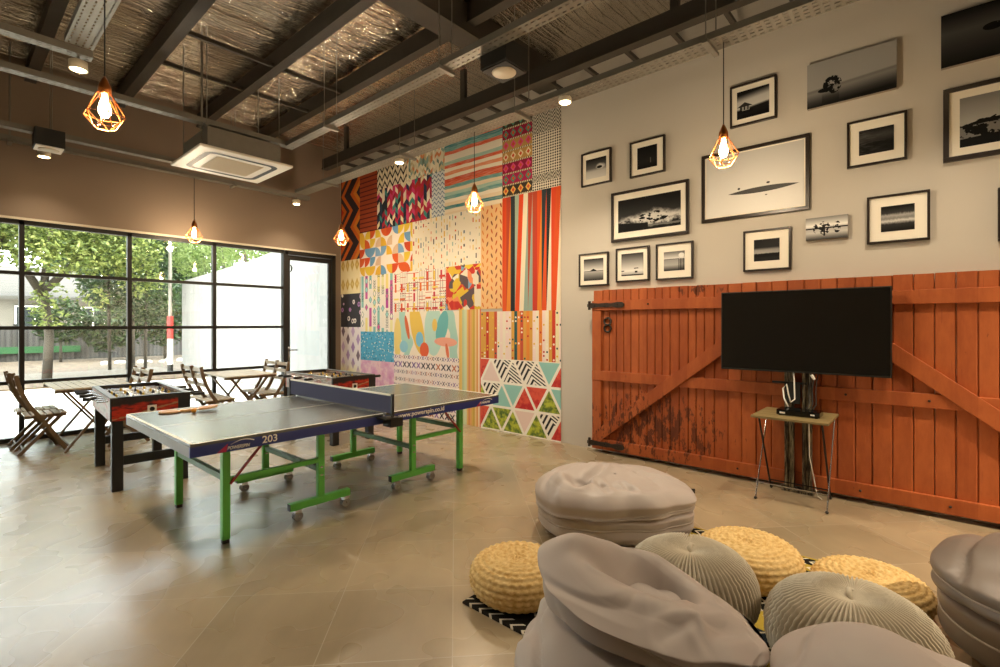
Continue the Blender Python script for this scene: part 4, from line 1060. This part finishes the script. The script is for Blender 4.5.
for i, (x, y, a, lb) in enumerate(CH):
    c = chair0 if i == 0 else copy_tree(chair0)
    c.location = (x, y, 0); c.rotation_euler = (0, 0, a); c['label'] = lb
def make_table():
    t = thing('folding_table', 'x', 'folding table', (0, 0, 0), 0, 'slatted wooden folding tables')
    W, L, z = 0.72, 1.04, 0.745
    for k in range(9):
        x = -W / 2 + k * W / 9; MB().box((x + 0.004, -L / 2, z - 0.018), (x + W / 9 - 0.004, L / 2, z)).build('table_slat', M['teak_slat'], t, bevel=0.002)
    for s in (-1, 1):
        MB().box((-W / 2, s * (L / 2 - 0.06) - 0.012, z - 0.05), (W / 2, s * (L / 2 - 0.06) + 0.012, z - 0.018)).build('apron', M['teak'], t)
        for d in (-1, 1):
            MB().bar((d * 0.27, s * (L / 2 - 0.10 - 0.02 * (d > 0)), 0.0), (-d * 0.26, s * (L / 2 - 0.10 - 0.02 * (d > 0)), z - 0.03), 0.022, 0.045, (0, 1, 0)).build('leg', M['teak'], t)
    MB().path([(0.22, -L / 2 + 0.1, 0.06), (0.22, L / 2 - 0.1, 0.06)], 0.012, 8).path([(-0.22, -L / 2 + 0.1, 0.06), (-0.22, L / 2 - 0.1, 0.06)], 0.012, 8).build('stretcher', M['teak'], t)
    return t
t0 = make_table(); t0.location = (1.22, 7.93, 0); t0['label'] = 'slatted wooden folding table at left, behind the foosball table'
t1 = copy_tree(t0); t1.location = (3.0, 7.93, 0); t1['label'] = 'slatted wooden folding table at right, near the glass door'

# ------------------------------------------------------------------ lounge corner: rug, poufs, bean bags
def rug_col(nt, p, x, y, z):
    a = (x / 0.09).fr(); r = (x / 0.09).fl()
    edge = (y + 0.0) / 0.055
    st = pal(nt, rnd(nt, r, 2.0), ['#191714', '#211d18', '#a58f3a', '#171512', '#d6cdb8', '#1c1915', '#24303a'])
    zig = ((y / 0.07 + (a - 0.5).ab() * 1.4).fr() < 0.25)
    return mix(nt, zig * (rnd(nt, r, 5.0) > 0.35), st, '#cfc6b2')
M['rug'] = mat('woven_rug', rug_col, rough=0.95, spec=0.1)
rg = MB().box((1.83, 0.02, 0.0005), (3.62, 1.875, 0.010))
tag(rg.build('rug', M['rug'], None), 'dark woven rug with pale zigzag pattern under the poufs and bean bags', 'rug')

def jute_col(nt, p, x, y, z):
    n = nz(nt, cmb(nt, x * 30.0, y * 30.0, z * 40.0), 1.2, 3.0)
    return mix(nt, n.sm(0.25, 0.75), '#c49d5c', '#e2c68c')
M['jute'] = mat('braided_jute', jute_col, rough=0.75, spec=0.25)
def jute_pouf(r, d, R, H, label):
    x, y = RD(r, d); n = 168; prof = []
    def outline(s):      # s: 0 bottom centre .. 1 top centre
        t = s * 2 - 1
        a = t * pi / 2
        return R * (abs(cos(a)) ** 0.55), H / 2 + H / 2 * (abs(sin(a)) ** 0.8) * (1 if t > 0 else -1)
    K = 96
    # even steps along the outline
    pts = [outline(i / 600) for i in range(601)]; L = [0.0]
    for i in range(600): L.append(L[-1] + sqrt((pts[i + 1][0] - pts[i][0]) ** 2 + (pts[i + 1][1] - pts[i][1]) ** 2))
    j = 0
    for i in range(K + 1):
        tgt = L[-1] * i / K
        while j < 599 and L[j + 1] < tgt: j += 1
        f = (tgt - L[j]) / max(L[j + 1] - L[j], 1e-9); prof.append((max(pts[j][0] + f * (pts[j + 1][0] - pts[j][0]), 0.002), pts[j][1] + f * (pts[j + 1][1] - pts[j][1])))
    coil = 0.030
    Ltot = L[-1]
    def wob(i, rr, zz, a):
        s = Ltot * i / K; row = floor(s / coil); f = s / coil - row
        nb = max(10, int(rr * 2 * pi / 0.040))
        braid = 0.5 + 0.5 * sin(a * nb + (pi if row % 2 else 0) + (f - 0.5) * 2.4)
        b = 0.014 * (sin(pi * f) ** 0.7) * (0.4 + 0.6 * braid)
        # push outwards along the outline normal (approximate)
        i0, i1 = max(i - 1, 0), min(i + 1, K); tx, tz = prof[i1][0] - prof[i0][0], prof[i1][1] - prof[i0][1]
        l = sqrt(tx * tx + tz * tz) or 1
        dip = -0.018 * max(0.0, 1 - rr / (R * 0.45)) if zz > H * 0.6 else 0.0
        return max(rr + b * tz / l, 0.001), max(zz - b * tx / l + dip, 0.0)
    o = MB().lathe(prof, n, wob=wob).build('jute_pouf', M['jute'], None, (x, y, 0.0105), smooth=True)
    tag(o, label, 'pouf', 'braided jute poufs')
jute_pouf(0.10, 2.69, 0.255, 0.208, 'round braided jute pouf at the left end of the rug')
jute_pouf(1.44, 2.86, 0.275, 0.22, 'round braided jute pouf behind the left knitted pouf, brightly lit')
jute_pouf(1.955, 2.60, 0.258, 0.16, 'low braided jute pouf behind the right knitted pouf, in dimmer light')

M['knit'] = mat('knitted_grey', lambda nt, p, x, y, z: mix(nt, nz(nt, p, 40.0, 2.0), '#b3a995', '#c8beaa'), rough=0.85, spec=0.2, sheen=0.2)
def knit_pouf(r, d, R, H, label):
    x, y = RD(r, d); K = 40; ribs = 72; n = ribs * 6; prof = []
    for i in range(K + 1):
        a = -pi / 2 + pi * i / K
        prof.append((max(R * cos(a) ** 0.72, 0.003), H * 0.5 + H * 0.5 * (abs(sin(a)) ** 0.95) * (1 if a > 0 else -1)))
    def wob(i, rr, zz, a):
        amp = 0.0105 * min(1.0, (rr / (R * 0.40)) ** 1.5)
        s = cos(ribs * a + 1.3 * (1 - zz / H)) ; b = amp * (s if s > -0.2 else -0.2 - 0.8 * (-0.2 - s))
        dip = -0.035 * max(0.0, 1 - rr / (R * 0.42)) ** 1.5 if zz > H * 0.5 else 0.0
        pk = 0.004 * sin(zz * 210.0) * min(1, rr / (R * 0.5)) * (1 if s > 0 else 0)
        return rr + b + pk, max(zz + (b * 0.6 if zz > H / 2 else 0) + dip, 0.0)
    o = MB().lathe(prof, n, wob=wob).build('knitted_pouf', M['knit'], None, (x, y, 0.0105), smooth=True)
    tag(o, label, 'pouf', 'ribbed knitted poufs')
    kn = MB().path([(0.0, 0, H - 0.045), (0.015, 0.01, H - 0.022), (0.045, 0.012, H - 0.014), (0.06, -0.004, H - 0.020)], [0.010, 0.012, 0.010, 0.005], 8)
    kn.build('drawstring_knot', M['knit'], o, smooth=True)
knit_pouf(0.935, 2.42, 0.298, 0.385, 'ribbed knitted grey pouf between the two layer bean bag and the brightest jute pouf')
knit_pouf(1.42, 1.99, 0.303, 0.392, 'ribbed knitted grey pouf at lower right, nearest the camera')

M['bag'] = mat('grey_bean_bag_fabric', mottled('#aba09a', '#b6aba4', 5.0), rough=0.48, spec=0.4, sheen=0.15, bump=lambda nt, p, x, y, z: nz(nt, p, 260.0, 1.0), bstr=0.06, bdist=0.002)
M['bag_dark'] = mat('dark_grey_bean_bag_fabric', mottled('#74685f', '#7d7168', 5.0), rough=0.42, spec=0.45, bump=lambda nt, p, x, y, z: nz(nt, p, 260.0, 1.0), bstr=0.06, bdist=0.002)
M['piping'] = mat('bag_piping', '#a69b90', rough=0.5)
def lerp_ang(tab, a):
    """tab: list of (degrees, value), periodic smooth interpolation"""
    d = math.degrees(a) % 360; k = len(tab)
    for i in range(k):
        a0, v0 = tab[i]; a1, v1 = tab[(i + 1) % k]; a1 = a1 if a1 > a0 else a1 + 360; dd = d if d >= a0 else d + 360
        if a0 <= dd <= a1:
            f = (dd - a0) / (a1 - a0); f = f * f * (3 - 2 * f); return v0 + (v1 - v0) * f
    return tab[0][1]
def cushion(name, parent, rad, zb, ze, zt, m, n=120, k=44, pt=3.0, pb=3.0, pe=0.5, bul=0.03, wr=0.010, seed=0, dz=None, smooth_it=0):
    """pillow: rad(angle) outline in the bag's own r/d axes; zb bottom height, ze seam height(angle), zt(r,d) top height"""
    V = []; F = []
    def P(ang, q, top):
        rr = rad(ang); e = ze(ang) if callable(ze) else ze
        if q < 1e-6: q = 1e-6
        ro = rr * q; x, y = ro * cos(ang), ro * sin(ang)
        if top:
            h = zt(x, y); f = max(0.0, 1 - q ** pt) ** pe; z = e + (h - e) * f
            out = bul * (1 - (2 * abs(f - 0.45))) * q if f < 0.9 else 0
        else:
            f = max(0.0, 1 - q ** pb) ** (1 / 2.0); z = e + (zb - e) * f; out = bul * 0.8 * (1 - abs(2 * f - 0.9)) * q if f < 0.9 else 0
        out = max(out, 0.0)
        x += out * cos(ang); y += out * sin(ang)
        v = Vector((x, y, z)); w = mnoise.noise(v * 3.5 + Vector((seed, 0, 0))) * wr * 1.2 + mnoise.noise(Vector((x * 7, y * 7, z * 9)) + Vector((seed, 5, 0))) * wr * 0.35
        fold = abs(mnoise.noise(Vector((x * 2.4 + z * 1.5, y * 2.4 - z * 2.0, z * 3.0 + seed + 9)))) ; w -= wr * 1.0 * max(0, 0.10 - fold) / 0.10
        if z > zb + 0.02:
            x += w * cos(ang); y += w * sin(ang); z += w * 0.8 if top else w * 0.3
        return (x, y, max(z, zb))
    qs = [1 - (1 - i / k) ** 1.9 for i in range(k + 1)]      # dense near the rim
    rings = [[P(2 * pi * t / n, q, False) for t in range(n)] for q in qs[:-1]] + [[P(2 * pi * t / n, q, True) for t in range(n)] for q in qs[::-1]]
    mb = MB(); flat = [p for r_ in rings for p in r_]; R_ = len(rings)
    F = [(i * n + t, i * n + (t + 1) % n, (i + 1) * n + (t + 1) % n, (i + 1) * n + t) for i in range(R_ - 1) for t in range(n)]
    F += [tuple(range(n))[::-1], tuple((R_ - 1) * n + t for t in range(n))]
    mb.add(flat, F)
    o = mb.build(name, m, parent, smooth=True)
    seam = [rings[k][t] for t in range(0, n, 1)]
    sp = MB().path([(p[0] * 1.004, p[1] * 1.004, p[2]) for p in seam], 0.0055, 6, closed=True)
    sp.build('piping', M['piping'], o, smooth=True)
    return o
def bag_root(r, d, label, group='grey bean bags in the lounge corner', z=0.0105):
    x, y = RD(r, d); return thing('bean_bag', label, 'bean bag', (x, y, z), -YAW, group)
def crease(x, y, x0, y0, x1, y1, dep, wid):
    dx, dy = x1 - x0, y1 - y0; t = ((x - x0) * dx + (y - y0) * dy) / (dx * dx + dy * dy); tc = min(max(t, 0.0), 1.0)
    d = sqrt((x - x0 - tc * dx) ** 2 + (y - y0 - tc * dy) ** 2)
    return -dep * math.exp(-(d / wid) ** 2) * (0.35 + 0.65 * sin(pi * tc)) + dep * 0.6 * math.exp(-((d - wid * 2.0) / (wid * 1.2)) ** 2)
def gauss(x, y, cx_, cy_, sx, sy): return math.exp(-((x - cx_) / sx) ** 2 - ((y - cy_) / sy) ** 2)
# back bag: low two-layer bag with pointed corners
B = bag_root(0.83, 3.56, 'grey two layer bean bag standing farthest back, left of the side table')
rad = lambda a: lerp_ang([(0, 0.535), (18, 0.555), (40, 0.52), (65, 0.44), (90, 0.41), (120, 0.45), (150, 0.54), (168, 0.56), (188, 0.56), (208, 0.545), (235, 0.44), (270, 0.375), (310, 0.43), (338, 0.535)], a)
cushion('lower_body', B, lambda a: rad(a) * 0.975, 0.0, 0.13, lambda x, y: 0.235, M['bag'], pt=9.0, pb=12.0, pe=0.4, bul=0.02, wr=0.012, seed=1)
def back_top(x, y):
    z = 0.375 - 0.13 * max(0.0, x - 0.05) ** 1.3 - 0.05 * max(0.0, -y - 0.1) + 0.04 * gauss(x, y, -0.05, 0.15, 0.3, 0.2)
    z += 0.055 * gauss(x, y, -0.40, -0.10, 0.07, 0.10) - 0.045 * gauss(x, y, -0.29, -0.14, 0.07, 0.06)
    z += crease(x, y, -0.30, -0.22, -0.05, 0.14, 0.022, 0.022) + crease(x, y, -0.12, -0.30, -0.16, -0.12, 0.016, 0.02) + crease(x, y, 0.06, -0.30, 0.02, -0.18, 0.014, 0.02) + crease(x, y, 0.2, 0.05, 0.48, -0.02, 0.014, 0.025)
    return z
cushion('upper_body', B, lambda a: rad(a), 0.19, lambda a: 0.215 + 0.025 * cos(a), back_top, M['bag'], n=150, k=56, pt=10.0, pb=10.0, pe=0.34, bul=0.025, wr=0.013, seed=2)
MB().box((-0.012, -0.004, -0.016), (0.012, 0.004, 0.016)).build('fabric_tag', M['black'], B, (0.555, -0.03, 0.275))
# front bag: deep seat hollow, high back rim
B = bag_root(0.50, 1.74, 'large grey bean bag in the foreground with a deep hollow seat')
cushion('lower_body', B, lambda a: lerp_ang([(0, 0.36), (60, 0.33), (120, 0.36), (180, 0.445), (225, 0.46), (270, 0.42), (320, 0.40)], a), 0.0, 0.26, lambda x, y: 0.46, M['bag'], pt=5.0, pb=4.0, bul=0.03, wr=0.022, seed=4)
def seat_top(x, y):
    z = 0.535
    z += 0.14 * gauss(x, y, -0.24, 0.12, 0.17, 0.20) + 0.055 * gauss(x, y, 0.0, 0.27, 0.24, 0.12)
    z += 0.055 * gauss(x, y, 0.24, 0.06, 0.09, 0.16) + 0.045 * gauss(x, y, -0.04, -0.13, 0.20, 0.09)
    z -= 0.22 * gauss(x, y, 0.09, 0.08, 0.12, 0.11) + 0.07 * gauss(x, y, -0.08, 0.06, 0.16, 0.06)
    z -= 0.50 * max(0.0, x - 0.13)
    z += crease(x, y, -0.14, 0.02, 0.12, -0.05, 0.018, 0.018) + crease(x, y, 0.12, -0.24, 0.30, -0.10, 0.014, 0.018) + crease(x, y, 0.26, -0.02, 0.30, 0.06, 0.008, 0.012) + crease(x, y, -0.02, -0.25, 0.1, -0.20, 0.012, 0.015)
    return z
cushion('upper_body', B, lambda a: lerp_ang([(0, 0.365), (35, 0.33), (70, 0.31), (110, 0.33), (150, 0.35), (180, 0.33), (215, 0.30), (250, 0.275), (290, 0.295), (335, 0.37)], a), 0.41, lambda a: 0.475 - 0.10 * cos(a), seat_top, M['bag'], n=160, k=64, pt=6.0, pb=3.5, bul=0.045, wr=0.011, seed=6)
# right bag
B = bag_root(2.40, 2.02, 'dark grey bean bag at the right picture edge')
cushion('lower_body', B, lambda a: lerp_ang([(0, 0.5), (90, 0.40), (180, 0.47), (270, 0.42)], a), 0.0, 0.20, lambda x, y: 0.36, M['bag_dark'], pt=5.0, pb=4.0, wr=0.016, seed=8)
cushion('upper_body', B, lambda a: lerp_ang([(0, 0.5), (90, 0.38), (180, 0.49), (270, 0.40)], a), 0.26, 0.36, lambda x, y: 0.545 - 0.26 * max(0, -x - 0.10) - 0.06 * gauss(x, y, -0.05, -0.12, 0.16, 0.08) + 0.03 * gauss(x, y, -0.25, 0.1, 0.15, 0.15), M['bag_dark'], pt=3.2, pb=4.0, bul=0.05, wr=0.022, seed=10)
# bag at the bottom edge
B = bag_root(1.14, 1.30, 'grey bean bag cut off by the bottom edge, in front of the knitted pouf')
cushion('lower_body', B, lambda a: lerp_ang([(0, 0.44), (90, 0.32), (180, 0.40), (270, 0.34)], a), 0.0, 0.18, lambda x, y: 0.34, M['bag'], pt=4.0, pb=3.0, wr=0.012, seed=12)
cushion('upper_body', B, lambda a: lerp_ang([(0, 0.50), (90, 0.32), (180, 0.36), (270, 0.34)], a), 0.28, lambda a: 0.36 - 0.05 * cos(a), lambda x, y: 0.555 + 0.04 * gauss(x, y, -0.15, 0.05, 0.25, 0.25) - 0.42 * max(0, x - 0.02), M['bag'], pt=4.0, pb=3.5, bul=0.04, wr=0.012, seed=14)

# ------------------------------------------------------------------ outside the windows
M['pave'] = mat('pale_paving', lambda nt, p, x, y, z: mix(nt, (((x / 0.8).fr() < 0.01) + ((y / 0.8).fr() < 0.01)), mix(nt, nz(nt, p, 2.0, 4.0), '#b0aca2', '#bcb8ae'), '#969188'), rough=0.8)
M['litter'] = mat('dry_leaf_ground', lambda nt, p, x, y, z: ramp(nt, nz(nt, cmb(nt, x, y * 0.6), 5.0, 6.0, 0.7), [(0.3, '#2f261b'), (0.5, '#4b3e2d'), (0.65, '#5d5140'), (0.8, '#3a4126')]), rough=0.95)
M['asphalt'] = mat('sandy_road', mottled('#554d40', '#625a4c', 4.0), rough=0.9)
M['outwall'] = mat('white_concrete_wall', lambda nt, p, x, y, z: mix(nt, nz(nt, cmb(nt, x, y * 2.0, z * 0.6), 2.0, 5.0).sm(0.35, 0.8), '#85837e', '#797772'), rough=0.85)
struct('terrace_paving', MB().box((-30, YW + 0.2, -0.14), (5.3, 15.6, -0.02)), M['pave'])
struct('garden_ground', MB().box((-45, 15.6, -0.14), (45, 27.5, 0.02)).box((5.3, YW + 0.2, -0.14), (45, 15.6, -0.02)), M['litter'])
struct('road', MB().box((-45, 17.6, -0.1), (4.9, 20.0, 0.028)), M['asphalt'])
struct('garden_wall', MB().prism([(YW + 0.22, 0), (17.9, 0), (17.9, 2.85), (12.8, 3.05), (11.0, 3.2), (YW + 0.22, 3.75)], 0, 5.08, 5.26), M['outwall'])
def fence_col(nt, p, x, y, z):
    s = ((x / 0.16).fr() - 0.5).ab()
    return mix(nt, s.sm(0.1, 0.4), '#302e2b', '#42403b')
M['fence'] = mat('grey_corrugated_sheet', fence_col, rough=0.6, metal=0.2)
fc = MB(); n = 360
V = [(-40 + 56 * i / n, 27.0 + 0.05 * sin(i * 1.3), z) for z in (0.0, 1.42) for i in range(n + 1)]
fc.add(V, [(i, i + 1, n + 2 + i, n + 1 + i) for i in range(n)])
fo = thing('corrugated_fence', 'long grey corrugated fence across the road outside', 'fence', (0, 0, 0))
fc.build('sheet_panel', M['fence'], fo)
MB().box((-40, 26.86, 0.34), (3.9, 26.93, 0.60)).build('green_stripe', mat('green_band_paint', '#205029', rough=0.6), fo)
for i in range(9): MB().box((-39.5 + i * 6.9, 27.08, 0), (-39.4 + i * 6.9, 27.16, 1.5)).build('post', M['steel_dark'], fo)
M['stone'] = mat('pale_stone', mottled('#c9c4b6', '#9d978a', 7.0), rough=0.9)
rs = random.Random(5)
for i in range(13):
    x = 3.9 + i * 0.34 + rs.uniform(-0.1, 0.1); s = rs.uniform(0.09, 0.14); mb = MB().ball((0, 0, s * 0.45), s, 9, 6, (1, 0.8, 0.75))
    mb.v = [(a + 0.03 * mnoise.noise(Vector((a * 9 + i, b * 9, c * 9))), b, c) for a, b, c in mb.v]
    tag(mb.build('boulder', M['stone'], None, (x, 22.3 + rs.uniform(-0.2, 0.2), 0.01), smooth=True), 'pale stone in the row edging the garden beyond the road', 'stone', 'stones edging the garden')
# striped post and slim lamp pole
po = thing('bollard_pole', 'red and white banded pole standing by the road outside', 'pole', (4.49, 16.9, 0.0))
R_ = 0.075
MB().lathe([(R_, 0.0), (R_, 0.30)], 16).build('black_band', M['black'], po)
MB().lathe([(R_, 0.30), (R_, 1.05)], 16).build('white_band', M['white'], po)
MB().lathe([(R_ + 0.004, 1.05), (R_ + 0.004, 1.72)], 16).build('red_band', mat('red_band_paint', '#c22a24', rough=0.5), po)
MB().lathe([(0.05, 1.72), (0.045, 5.2)], 12).build('upper_pole', M['galv'], po)
# house behind the fence
M['plaster'] = mat('house_plaster', mottled('#5b564c', '#665f54', 2.0), rough=0.9)
M['roof'] = mat('grey_roof_tile', lambda nt, p, x, y, z: mix(nt, ((y / 0.35).fr() < 0.12) + 0.0, mix(nt, nz(nt, p, 3.0, 3.0), '#45423b', '#514d46'), '#36342e'), rough=0.9)
M['win_dark'] = mat('dark_window', '#2c302f', rough=0.15)
hs = thing('house', 'low house with grey sloping roof far behind the fence', 'house', (0, 0, 0))
MB().box((-12, 34.0, 0), (9.8, 40.0, 2.95)).build('wall', M['plaster'], hs)
MB().prism([(33.2, 2.85), (37.0, 4.6), (40.8, 2.85), (40.8, 2.7), (37.0, 4.45), (33.2, 2.7)], 0, -12.6, 6.2).build('roof', M['roof'], hs)
MB().prism([(33.2, 2.9), (37.0, 3.9), (40.8, 2.9), (40.8, 2.75), (33.2, 2.75)], 0, 6.4, 10.4).build('roof', M['white'], hs)
for x0, x1 in ((-2.2, -1.2), (0.3, 1.4), (2.5, 3.8), (5.0, 5.9), (7.9, 9.3)):
    w_ = MB().box((x0, 33.93, 0.75), (x1, 34.02, 2.35)).build('window', M['win_dark'], hs)
    MB().box((x0 - 0.06, 33.9, 0.69), (x0, 34.0, 2.41)).box((x1, 33.9, 0.69), (x1 + 0.06, 34.0, 2.41)).box((x0, 33.9, 2.35), (x1, 34.0, 2.41)).box(((x0 + x1) / 2 - 0.03, 33.9, 0.75), ((x0 + x1) / 2 + 0.03, 33.96, 2.35)).build('window_frame', M['white'], w_)
# trees and shrubs
def leaf_mat(nm, a, b, c):
    m = mat(nm, lambda nt, p, x, y, z: ramp(nt, nz(nt, p, 3.5, 3.0) * 0.55 + rnd(nt, (x * 9.0).fl(), (y * 9.0).fl(), (z * 9.0).fl()) * 0.45, [(0.25, a), (0.5, b), (0.8, c)]), rough=0.55)
    nt = m.node_tree; b_ = nt.nodes['Principled BSDF']; tr = nt.nodes.new('ShaderNodeBsdfTranslucent'); ms = nt.nodes.new('ShaderNodeMixShader')
    src = b_.inputs['Base Color'].links[0].from_socket; nt.links.new(src, tr.inputs[0]); ms.inputs[0].default_value = 0.4
    out = nt.nodes['Material Output']; nt.links.new(b_.outputs[0], ms.inputs[1]); nt.links.new(tr.outputs[0], ms.inputs[2]); nt.links.new(ms.outputs[0], out.inputs[0])
    return m
M['leaf1'] = leaf_mat('bright_leaves', '#3d4c1e', '#6c7a38', '#a3a860')
M['leaf2'] = leaf_mat('dark_leaves', '#182814', '#2c401f', '#4d6032')
M['leaf3'] = leaf_mat('bamboo_leaves', '#52682d', '#758848', '#9ba86c')
M['bark'] = mat('grey_bark', mottled('#332d25', '#4d463a', 6.0), rough=0.9)
def leaves(clumps, count, size, seed, droop=0.0, aspect=2.0):
    r = random.Random(seed); mb = MB(); wts = [c[3] * c[4] * c[5] for c in clumps]
    for _ in range(count):
        c = r.choices(clumps, wts)[0]
        while True:
            p = Vector((r.uniform(-1, 1), r.uniform(-1, 1), r.uniform(-1, 1)))
            if 0.35 < p.length < 1.0: break
        p = Vector((c[0] + p.x * c[3], c[1] + p.y * c[4], c[2] + p.z * c[5]))
        d = Vector((r.gauss(0, 1), r.gauss(0, 1), r.gauss(0, 0.6) - droop)).normalized(); s = size * r.uniform(0.6, 1.3)
        e = d.cross(Vector((r.gauss(0, 1), r.gauss(0, 1), r.gauss(0, 1)))).normalized() * s / aspect
        up = d.cross(e).normalized() * s * 0.12
        mb.add([p - d * s / 2, p + e / 2 + up, p + d * s / 2, p - e / 2 + up], [(0, 1, 2), (0, 2, 3)])
    return mb
def tree(name, label, x, y, trunk, clumps, count, size, m, seed, cat='tree', group=None, droop=0.0, aspect=2.0):
    t = thing(name, label, cat, (x, y, 0.0), 0, group)
    tb = MB()
    for pts, r in trunk: tb.path(pts, r, 9)
    tb.build('trunk', M['bark'], t, smooth=True)
    leaves(clumps, count, size, seed, droop, aspect).build('foliage', m, t)
tree('broadleaf_tree', 'bright green broadleaf tree outside behind the left window panes', 1.85, 17.4,
     [([(0, 0, -0.05), (0.05, 0, 1.2), (-0.05, 0.1, 2.4), (0.1, 0.1, 4.2)], [0.11, 0.10, 0.09, 0.06]), ([(-0.05, 0.1, 2.2), (-0.7, -0.2, 3.4), (-1.3, -0.3, 4.2)], [0.10, 0.07, 0.04]), ([(0.0, 0.1, 2.4), (0.8, -0.2, 3.5), (1.5, -0.3, 4.4)], [0.1, 0.07, 0.04])],
     [(0.0, -0.2, 4.4, 2.0, 1.5, 1.2), (-1.6, -0.4, 4.2, 1.3, 1.2, 1.0), (1.3, -0.5, 3.75, 1.2, 1.0, 1.0), (0.2, -0.9, 3.2, 1.1, 0.7, 0.55), (1.9, -0.6, 2.9, 0.6, 0.5, 0.7), (-1.4, -0.5, 3.2, 0.9, 0.7, 0.45), (0.0, -0.35, 2.0, 0.45, 0.3, 0.7), (0.9, -0.4, 2.2, 0.4, 0.3, 0.4)], 12500, 0.15, M['leaf1'], 11)
tree('broadleaf_tree', 'bright green tree at the far left edge beyond the glass', -1.2, 18.5,
     [([(0, 0, -0.05), (0.1, 0, 1.5), (0, 0.1, 3.6)], [0.17, 0.14, 0.09])],
     [(0.2, 0, 4.0, 2.0, 1.4, 1.4), (1.0, -0.3, 2.9, 1.1, 0.8, 0.9)], 6000, 0.15, M['leaf1'], 12)
tree('evergreen_tree', 'dark green tree outside between broadleaf tree and bamboo', 4.1, 19.6,
     [([(0, 0, -0.05), (0.0, 0, 2.0), (0.1, 0.1, 4.0)], [0.13, 0.11, 0.07]), ([(-0.5, 0.2, -0.05), (-0.55, 0.2, 3.6)], [0.05, 0.04]), ([(0.4, 0.0, -0.05), (0.45, 0.1, 3.4)], [0.05, 0.04])],
     [(0.0, 0, 4.3, 1.2, 1.0, 1.3), (-0.5, 0.2, 2.9, 0.9, 0.8, 1.0), (0.5, -0.2, 2.2, 0.8, 0.7, 0.7), (-0.4, -0.4, 4.9, 0.8, 0.7, 0.7)], 7500, 0.15, M['leaf2'], 13)
tree('shrub', 'dark leafy shrub in front of the fence at left outside', -0.7, 24.6, [([(0, 0, 0), (0, 0, 0.9)], [0.05, 0.04])], [(0, 0, 1.3, 1.1, 0.7, 1.0), (1.2, 0.2, 1.1, 0.8, 0.6, 0.8)], 1500, 0.22, M['leaf2'], 14, 'shrub', 'shrubs outside')
tree('shrub', 'spiky leafed shrub by the fence below the broadleaf tree', 3.1, 25.4, [([(0, 0, 0), (0, 0, 1.2)], [0.05, 0.04])], [(0, 0, 1.6, 0.9, 0.6, 0.9), (1.4, 0.1, 1.2, 0.8, 0.5, 0.9)], 1500, 0.3, M['leaf2'], 15, 'shrub', 'shrubs outside', 0.2, 4.0)
tree('shrub', 'tall dark shrub by the fence behind the banded pole', 6.4, 24.8, [([(0, 0, 0), (0, 0, 1.6)], [0.06, 0.04])], [(0, 0, 2.0, 1.1, 0.7, 1.5), (-1.3, 0.2, 1.7, 0.8, 0.5, 1.2)], 2000, 0.24, M['leaf2'], 16, 'shrub', 'shrubs outside')
tree('evergreen_tree', 'dense dark evergreen beyond the fence, behind the banded pole', 6.6, 30.0, [([(0, 0, 0), (0, 0, 4)], [0.2, 0.15])],
     [(0.2, 0, 4.2, 2.6, 0.9, 3.0), (-2.2, 0.2, 5.6, 1.8, 0.9, 1.6), (2.0, 0.2, 3.2, 1.6, 0.8, 2.6)], 5500, 0.34, M['leaf2'], 21)
tree('evergreen_tree', 'dense dark tree crowns filling the view above the far house', 0.9, 30.5, [([(0, 0, 0), (0, 0, 5)], [0.2, 0.15])],
     [(-2.6, 0, 6.6, 2.4, 0.9, 2.1), (0.6, 0.2, 7.0, 2.6, 0.9, 2.3), (3.2, 0.1, 6.4, 2.2, 0.9, 2.4), (-5.5, 0, 6.8, 2.4, 0.9, 2.4)], 7500, 0.36, M['leaf2'], 22)
bt = []
for i in range(16):
    yy = -4.4 + i * 0.55; xx = 0.2 * sin(i * 2.1) + 0.5; bt.append(([(xx, yy, -0.05), (xx - 0.05, yy, 2.6), (xx - 0.35, yy - 0.1, 4.6)], [0.03, 0.025, 0.012]))
tree('bamboo_clump', 'pale green bamboo clump rising behind the white garden wall', 5.7, 15.0, bt,
     [(0.35, -3.6, 4.2, 0.8, 1.6, 0.9), (0.2, -1.4, 4.3, 0.9, 1.6, 1.1), (0.1, 0.8, 4.3, 1.0, 1.4, 1.2), (-0.1, 2.6, 4.2, 1.0, 1.2, 1.3), (0.4, 4.0, 4.0, 1.0, 1.2, 1.4)], 6500, 0.24, M['leaf3'], 17, 'bamboo', None, 0.6, 5.0)
tree('evergreen_tree', 'tall dark tree line beyond the house at left', -7.0, 44.0, [([(0, 0, 0), (0, 0, 5)], [0.3, 0.2])], [(-4, 0, 6, 5, 2, 3.2), (4, 0, 6.4, 5, 2, 3.4)], 3000, 0.6, M['leaf2'], 18)
tree('evergreen_tree', 'tall dark tree beyond the house at right', 12.0, 44.0, [([(0, 0, 0), (0, 0, 5)], [0.3, 0.2])], [(-3, 0, 6, 5, 2, 3.4), (5, 0, 6.4, 5, 2, 3.6)], 3000, 0.6, M['leaf2'], 19)
